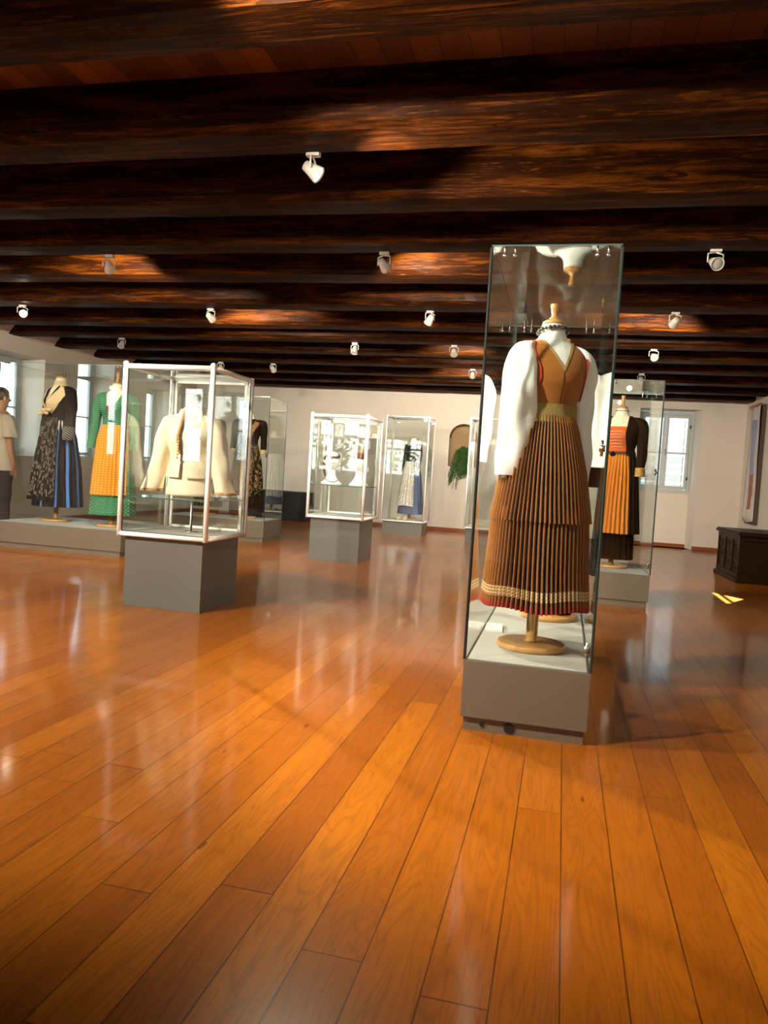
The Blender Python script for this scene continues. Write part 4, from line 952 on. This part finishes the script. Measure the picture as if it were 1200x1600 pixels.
# label card and shoes in the nearest case
t = thing('label_card', 'folded white label card on the floor of the nearest case', 'label card', (-.285, 3.60, .2805), R(4))
bm = bmesh.new(); box(bm, -.028, .05, -.075, .095, 0, .010); obj('card', bm, plain('white_card', (.80, .78, .74), .6), t)
bm = bmesh.new()
for q in (0.0,):
    for k in range(5): box(bm, -.006+.004*(k % 2), .026-.004*(k % 3), -.005+.012*k, -.003+.012*k, .010, .0104)
obj('print_lines', bm, plain('grey_print', (.42, .42, .42), .7), t)

# ------------------------------------------------------------------ chest, black box, banner, plant
def chest(name, label, x0, x1, y0, y1, h, rz=0):
    t = thing(name, label, 'chest', ((x0+x1)/2, (y0+y1)/2, 0), rz); a, b = (x1-x0)/2, (y1-y0)/2
    bm = bmesh.new(); box(bm, -a-.035, a+.035, -b-.035, b+.035, 0, .05); bev(bm, .008); obj('base', bm, CHESTM, t)
    bm = bmesh.new(); box(bm, -a, a, -b, b, .05, h-.045); bev(bm, .004); bd = obj('body', bm, CHESTM, t)
    bm = bmesh.new(); box(bm, -a-.04, a+.04, -b-.04, b+.04, h-.045, h-.02); box(bm, -a-.03, a+.03, -b-.03, b+.03, h-.02, h); bev(bm, .006); obj('lid', bm, CHESTM, t)
    # carved sunk panels with raised stiles on the long side and ends
    rr = random.Random(4)
    for side in ('w', 'e', 's'):
        bm = bmesh.new(); L_ = b if side != 's' else a; n = 3 if side != 's' else 1
        def q(u0, u1, z0, z1, d):
            if side == 'w': box(bm, -a-d, -a, u0, u1, z0, z1)
            elif side == 'e': box(bm, a, a+d, u0, u1, z0, z1)
            else: box(bm, u0, u1, -b-d, -b, z0, z1)
        q(-L_, L_, .05, .10, .014); q(-L_, L_, h-.10, h-.045, .014)
        for k in range(n+1): c = -L_ + 2*L_*k/n; q(max(-L_, c-.03), min(L_, c+.03), .10, h-.10, .012)
        bev(bm, .003); obj('stiles', bm, CHESTM, t)
        if side == 'w':
            bm = bmesh.new()
            for k in range(n):
                c = -L_ + 2*L_*(k+.5)/n
                for i in range(26):
                    u, z = c + rr.uniform(-.11, .11), rr.uniform(.13, h-.13); v = bmesh.ops.create_icosphere(bm, subdivisions=1, radius=rr.uniform(.012, .024))['verts']
                    bmesh.ops.scale(bm, vec=(.4, 1, 1), verts=v); bmesh.ops.translate(bm, vec=(-a, u, z), verts=v)
            obj('carving', bm, CHESTM, t, True)
    return t
chest('carved_chest', 'dark carved wooden chest on the floor at the right edge', 1.965, 2.84, 9.25, 10.28, .578, R(2))
chest('storage_chest', 'dark wooden chest under the window behind the viewer, seen only in reflections', -6.42, -5.58, YR+.03, YR+.50, .44)
bm = bmesh.new(); box(bm, -5.9, -4.66, 13.45, 13.93, 0, .545); bev(bm, .006)
t = thing('black_cabinet', 'low matt black cabinet against the back wall at left', 'cabinet', (0, 0, 0)); obj('body', bm, BLACK, t)
# painted banner on the right wall
def banner_mat():
    n = NT('faded_painted_canvas'); u, v = n.uv(); p = n.comb(u, v)
    a = n.noise(n.scale(p, (3, 6, 1)), 1, 4, .6, .6); b = n.noise(n.scale(p, (9, 14, 1)), 1, 4, .6)
    base = n.mix(a, (.62, .55, .47), (.50, .50, .52))
    body = n.math('LESS_THAN', n.math('ADD', n.math('ABSOLUTE', n.math('SUBTRACT', u, n.math('ADD', .5, n.math('MULTIPLY', n.math('SINE', n.math('MULTIPLY', v, 7)), .06)))), n.math('MULTIPLY', b, .12)), .30)
    up = n.math('MULTIPLY', n.math('GREATER_THAN', v, .40), n.math('LESS_THAN', v, .88)); lo_ = n.math('MULTIPLY', n.math('GREATER_THAN', v, .10), n.math('LESS_THAN', v, .40))
    c = n.mix(n.math('MULTIPLY', body, up), base, n.mix(b, (.16, .17, .33), (.42, .42, .55)))
    c = n.mix(n.math('MULTIPLY', body, lo_), c, n.mix(b, (.30, .10, .05), (.38, .16, .09)))
    n.set(color=c, rough=.8); n.bump(b, .2, .005); return n.m
t = thing('painted_banner', 'tall faded painted canvas hanging on the right wall above the chest', 'painting', (XR-.006, 12.97, 0))
bm = bmesh.new(); N_ = 24; rings = []; uv = []
for j in range(N_+1):
    z = .60 + 1.80*j/N_; r = []; us = []
    for k in range(13): f = k/12; r.append((-.075-.012*sin(3*PI*f+z*2) - (.02 if z < .8 else 0)*sin(PI*f), .30-.60*f + .008*sin(9*z), z - .03*sin(PI*f)*(j == 0))); us.append((f, j/N_))
    rings.append(r); uv.append(us)
loft(bm, rings, uv, closed=False); o = obj('canvas', bm, banner_mat(), t, True); o.modifiers.new('th', 'SOLIDIFY').thickness = .008
bx('top_batten', (-.10, -.055, -.32, .32, 2.385, 2.42), BASEB, t, .004)
bx('backing_board', (-.05, -.004, -.34, .30, .55, 2.40), plain('dark_backing', (.07, .04, .025), .7), t, .004)

def leaf_mat(name, a, b, trans=.0):
    n = NT(name); o = n.noise(n.obj(), 30, 2); n.set(color=n.mix(o, a, b), rough=.5)
    if trans:
        tr = n.n.new('ShaderNodeBsdfTranslucent'); tr.inputs[0].default_value = (b[0]*1.6, b[1]*1.6, b[2]*1.6, 1); mx = n.n.new('ShaderNodeMixShader'); mx.inputs[0].default_value = trans
        n.l.new(n.b.outputs[0], mx.inputs[1]); n.l.new(tr.outputs[0], mx.inputs[2]); n.l.new(mx.outputs[0], n.n['Material Output'].inputs[0])
    return n.m
FERN = leaf_mat('fern_green', (.018, .075, .012), (.07, .17, .03)); LEAFM = leaf_mat('bright_leaf', (.10, .28, .03), (.30, .50, .08), .6); TERRA = plain('terracotta', (.42, .13, .045), .8, .2)
def leaf(bm, p, d, L, W, nrm=None):
    d = d.normalized(); sd_ = d.cross(nrm or Vector((rnd.uniform(-1, 1), rnd.uniform(-1, 1), rnd.uniform(-1, 1)))).normalized(); up_ = sd_.cross(d)
    a = bm.verts.new(p); b = bm.verts.new(p + d*L*.45 + sd_*W/2 + up_*W*.12); c = bm.verts.new(p + d*L); e = bm.verts.new(p + d*L*.45 - sd_*W/2 + up_*W*.12); mth = bm.verts.new(p + d*L*.5)
    bm.faces.new((a, b, mth)); bm.faces.new((b, c, mth)); bm.faces.new((c, e, mth)); bm.faces.new((e, a, mth))
t = thing('trailing_fern', 'trailing green fern in terracotta pot hanging out of the arched niche', 'potted plant', (-1.84, YB+.10, NI[2]))
bm = bmesh.new(); lathe(bm, [(0, .055), (.09, .075), (.095, .085), (.12, .087), (.12, .076), (.10, .07)], n=24); obj('pot', bm, TERRA, t, True)
bm = bmesh.new(); stm = bmesh.new(); rr = random.Random(12)
for k in range(110):
    th = rr.uniform(PI*.9, 2.1*PI); reach = rr.uniform(.05, .17); droop = rr.choice([rr.uniform(.0, .2), rr.uniform(.1, .34), rr.uniform(.2, .50)]); upk = rr.uniform(.08, .32)
    if cos(th) > .2 and droop > .3: droop *= .6
    p0 = Vector((0, 0, .11)); pts = []
    lean = -.10 if droop > .25 else rr.uniform(-.06, .03)
    for i in range(9):
        f = i/8; pts.append(Vector((reach*cos(th)*min(1, f*1.7) + lean*f, -abs(reach*sin(th))*min(1, f*1.8)-.12*min(1, f*2)*(droop > .15), .11 + upk*sin(min(1, f*1.4)*PI)*(1-f*.3) - droop*f*f*1.15)))
    tube(stm, pts, .0016, 4)
    for a, b in zip(pts[1:], pts[2:]):
        for q in range(7):
            p = a.lerp(b, q/7); d = Vector((rr.uniform(-1, 1), rr.uniform(-1, .4), rr.uniform(-1, .5))); leaf(bm, p, d, rr.uniform(.02, .038), .014)
obj('fronds', bm, FERN, t); obj('stems', stm, FERN, t)
def leafy(name, label, loc, h, n, L, seed, pot=.1, poth=.13, spread=.22):
    rr = random.Random(seed); t = thing(name, label, 'potted plant', loc)
    bm = bmesh.new(); lathe(bm, [(0, pot*.75), (poth*.9, pot*.98), (poth, pot), (poth, pot*.88)], n=20); obj('pot', bm, plain('grey_pot', (.25, .25, .24), .7), t, True)
    st = bmesh.new(); bm = bmesh.new()
    for k in range(n):
        th = rr.uniform(0, 2*PI); r_ = rr.uniform(.03, spread); hh = h*rr.uniform(.4, 1); pts = [Vector((r_*cos(th)*f**1.5, r_*sin(th)*f**1.5, poth + (hh-poth)*f)) for f in (0, .25, .5, .75, 1)]
        tube(st, pts, .004, 5)
        for p in pts[1:]:
            for q in range(3): leaf(bm, p, Vector((rr.uniform(-1, 1), rr.uniform(-1, 1), rr.uniform(-.6, .6))), L*rr.uniform(.7, 1.2), L*.75)
    obj('stems', st, FERN, t); obj('leaves', bm, LEAFM, t); return t
leafy('windowsill_plant', 'broad leaved potted plant on the sill behind the viewer, seen in the case reflections', (-6.26, YR-.16, .90), 1.30, 7, .15, 3, .11, .12, .30)
leafy('windowsill_plant', 'second potted plant on the sill behind the viewer, farther right', (-5.62, YR-.16, .90), 1.25, 5, .15, 8, .10, .12, .28)

# ------------------------------------------------------------------ visitor behind the long case
SHIRT = cloth('cream_tshirt', (.70, .58, .46), bump=.25); TROU = cloth('dark_grey_trousers', (.045, .045, .05))
P_ = thing('person', 'person in cream t-shirt and dark trousers at the left edge behind the glass case', 'person', (-6.86, 8.12, 0), R(160))
def skinmesh(name, mat, parent, V, Ed, rad, root=0, sub=2):
    me = bpy.data.meshes.new(name); me.from_pydata(V, Ed, []); me.materials.append(mat); o = bpy.data.objects.new(name, me); C.objects.link(o); o.parent = parent
    sk = o.modifiers.new('skin', 'SKIN'); sk.use_smooth_shade = True
    if not me.skin_vertices: 
        bpy.context.view_layer.objects.active = o
    for i, sv in enumerate(me.skin_vertices[0].data): sv.radius = rad[i] if isinstance(rad[i], tuple) else (rad[i], rad[i]); sv.use_root = (i == root)
    ss = o.modifiers.new('sub', 'SUBSURF'); ss.levels = sub; ss.render_levels = sub; return o
V = [(0, 0, .93), (0, 0, 1.08), (0, .01, 1.25), (0, .01, 1.40), (0, .0, 1.47), (0, -.01, 1.53), (0, -.015, 1.60), (0, -.01, 1.68), (0, 0, 1.73)]; rad = [(.16, .12), (.14, .11), (.16, .12), (.13, .09), (.055, .055), (.055, .06), (.072, .088), (.076, .092), (.045, .055)]
Ed = [(0, 1), (1, 2), (2, 3), (3, 4), (4, 5), (5, 6), (6, 7), (7, 8)]
def addv(p, r, frm): V.append(p); rad.append(r); Ed.append((frm, len(V)-1)); return len(V)-1
for sg in (-1, 1):
    a = addv((sg*.175, .01, 1.39), .058, 3); a = addv((sg*.205, .02, 1.25), .050, a); a = addv((sg*.225, .025, 1.10), .042, a); a = addv((sg*.235, .0, .97), .038, a); wr_ = addv((sg*.24, -.03, .84), .028, a)
    pm = addv((sg*.243, -.045, .785), (.018, .036), wr_)
    for i, (dy, ln) in enumerate(((-.034, .07), (-.012, .08), (.010, .075), (.030, .06))):
        k1 = addv((sg*.243, -.045+dy, .745), .0095, pm); k2 = addv((sg*.236, -.047+dy*1.1, .745-ln*.55), .009, k1); addv((sg*.222, -.045+dy*1.1, .745-ln), .0075, k2)
    k1 = addv((sg*.225, -.085, .79), .011, pm); addv((sg*.215, -.10, .75), .009, k1)
    h1 = addv((sg*.09, .0, .86), .10, 0); h2 = addv((sg*.10, -.005, .50), .062, h1); h3 = addv((sg*.105, .01, .12), .040, h2); h4 = addv((sg*.105, .0, .045), .038, h3); addv((sg*.115, -.13, .03), .030, h4)
skinmesh('body', SKIN, P_, V, Ed, rad)
bm = bmesh.new()
for (px, py, pz, r_, sc) in ((0, -.108, 1.615, .016, (.7, 1, 1.2)),): 
    v = bmesh.ops.create_icosphere(bm, subdivisions=2, radius=r_)['verts']; bmesh.ops.scale(bm, vec=sc, verts=v); bmesh.ops.translate(bm, vec=(px, py, pz), verts=v)
for sg in (-1, 1):
    v = bmesh.ops.create_uvsphere(bm, u_segments=10, v_segments=8, radius=.028)['verts']; bmesh.ops.scale(bm, vec=(.35, .7, 1.1), verts=v); bmesh.ops.translate(bm, vec=(sg*.078, .005, 1.63), verts=v)
obj('face_features', bm, SKIN, P_, True)
bm = bmesh.new(); v = bmesh.ops.create_uvsphere(bm, u_segments=24, v_segments=14, radius=.1)['verts']; bmesh.ops.scale(bm, vec=(.86, 1.02, .95), verts=v); bmesh.ops.translate(bm, vec=(0, .012, 1.675), verts=v)
bmesh.ops.delete(bm, geom=[f for f in bm.faces if f.calc_center_median().y < -.045 and f.calc_center_median().z < 1.70 or f.calc_center_median().z < 1.60], context='FACES'); obj('hair', bm, BLACK, P_, True)
def garment(name, mat, rings, n=40, fold=.006, seed=0, cap=(False, False)):
    rr = random.Random(seed); p1 = rr.uniform(0, 6); fine = []
    for a, b in zip(rings, rings[1:]):
        for q in range(6): fine.append([a[i]+(b[i]-a[i])*q/6 for i in range(5)])
    fine.append(list(rings[-1])); RR = []; uv = []
    for x, y, z, rx, ry in fine:
        RR.append([(x+(rx+fold*sin(4*2*PI*q/n+19*z+p1))*cos(2*PI*q/n), y+(ry+fold*sin(3*2*PI*q/n-25*z))*sin(2*PI*q/n), z) for q in range(n)]); uv.append([(q/n, z) for q in range(n+1)])
    bm = bmesh.new(); loft(bm, RR, uv, cap=cap); return bm
bm = garment('t', SHIRT, [(0, 0, 1.475, .07, .07), (0, 0, 1.455, .10, .08), (0, .005, 1.43, .165, .105), (0, .005, 1.39, .195, .125), (0, .005, 1.25, .200, .14), (0, 0, 1.05, .195, .145), (0, 0, .85, .215, .175), (0, 0, .74, .22, .18)]); obj('t_shirt', bm, SHIRT, P_, True)
for sg in (-1, 1):
    bm = garment('s', SHIRT, [(sg*.13, .005, 1.435, .03, .03), (sg*.165, .01, 1.42, .06, .06), (sg*.195, .015, 1.36, .075, .078), (sg*.225, .02, 1.26, .078, .082), (sg*.25, .02, 1.15, .082, .085)], seed=sg+2, cap=(True, False)); obj('shirt_sleeve', bm, SHIRT, P_, True)
    bm = garment('l', TROU, [(sg*.075, 0, .93, .09, .11), (sg*.085, 0, .85, .11, .13), (sg*.098, 0, .70, .105, .115), (sg*.103, 0, .50, .088, .095), (sg*.105, .01, .10, .078, .085)], seed=sg+9); obj('trouser_leg', bm, TROU, P_, True)
    bm = bmesh.new(); loft(bm, [[(sg*.11+(.048*q)*cos(2*PI*k/16), (.14*q2)*sin(2*PI*k/16)+y0, z) for k in range(16)] for q, q2, y0, z in ((1, 1, -.045, 0.001), (1.05, 1.02, -.045, .02), (1, .95, -.04, .05), (.95, .6, .0, .09), (.9, .45, .02, .115))], [[(0, 0)]*17]*5, cap=(True, True)); obj('shoe', bm, BLACK, P_, True)
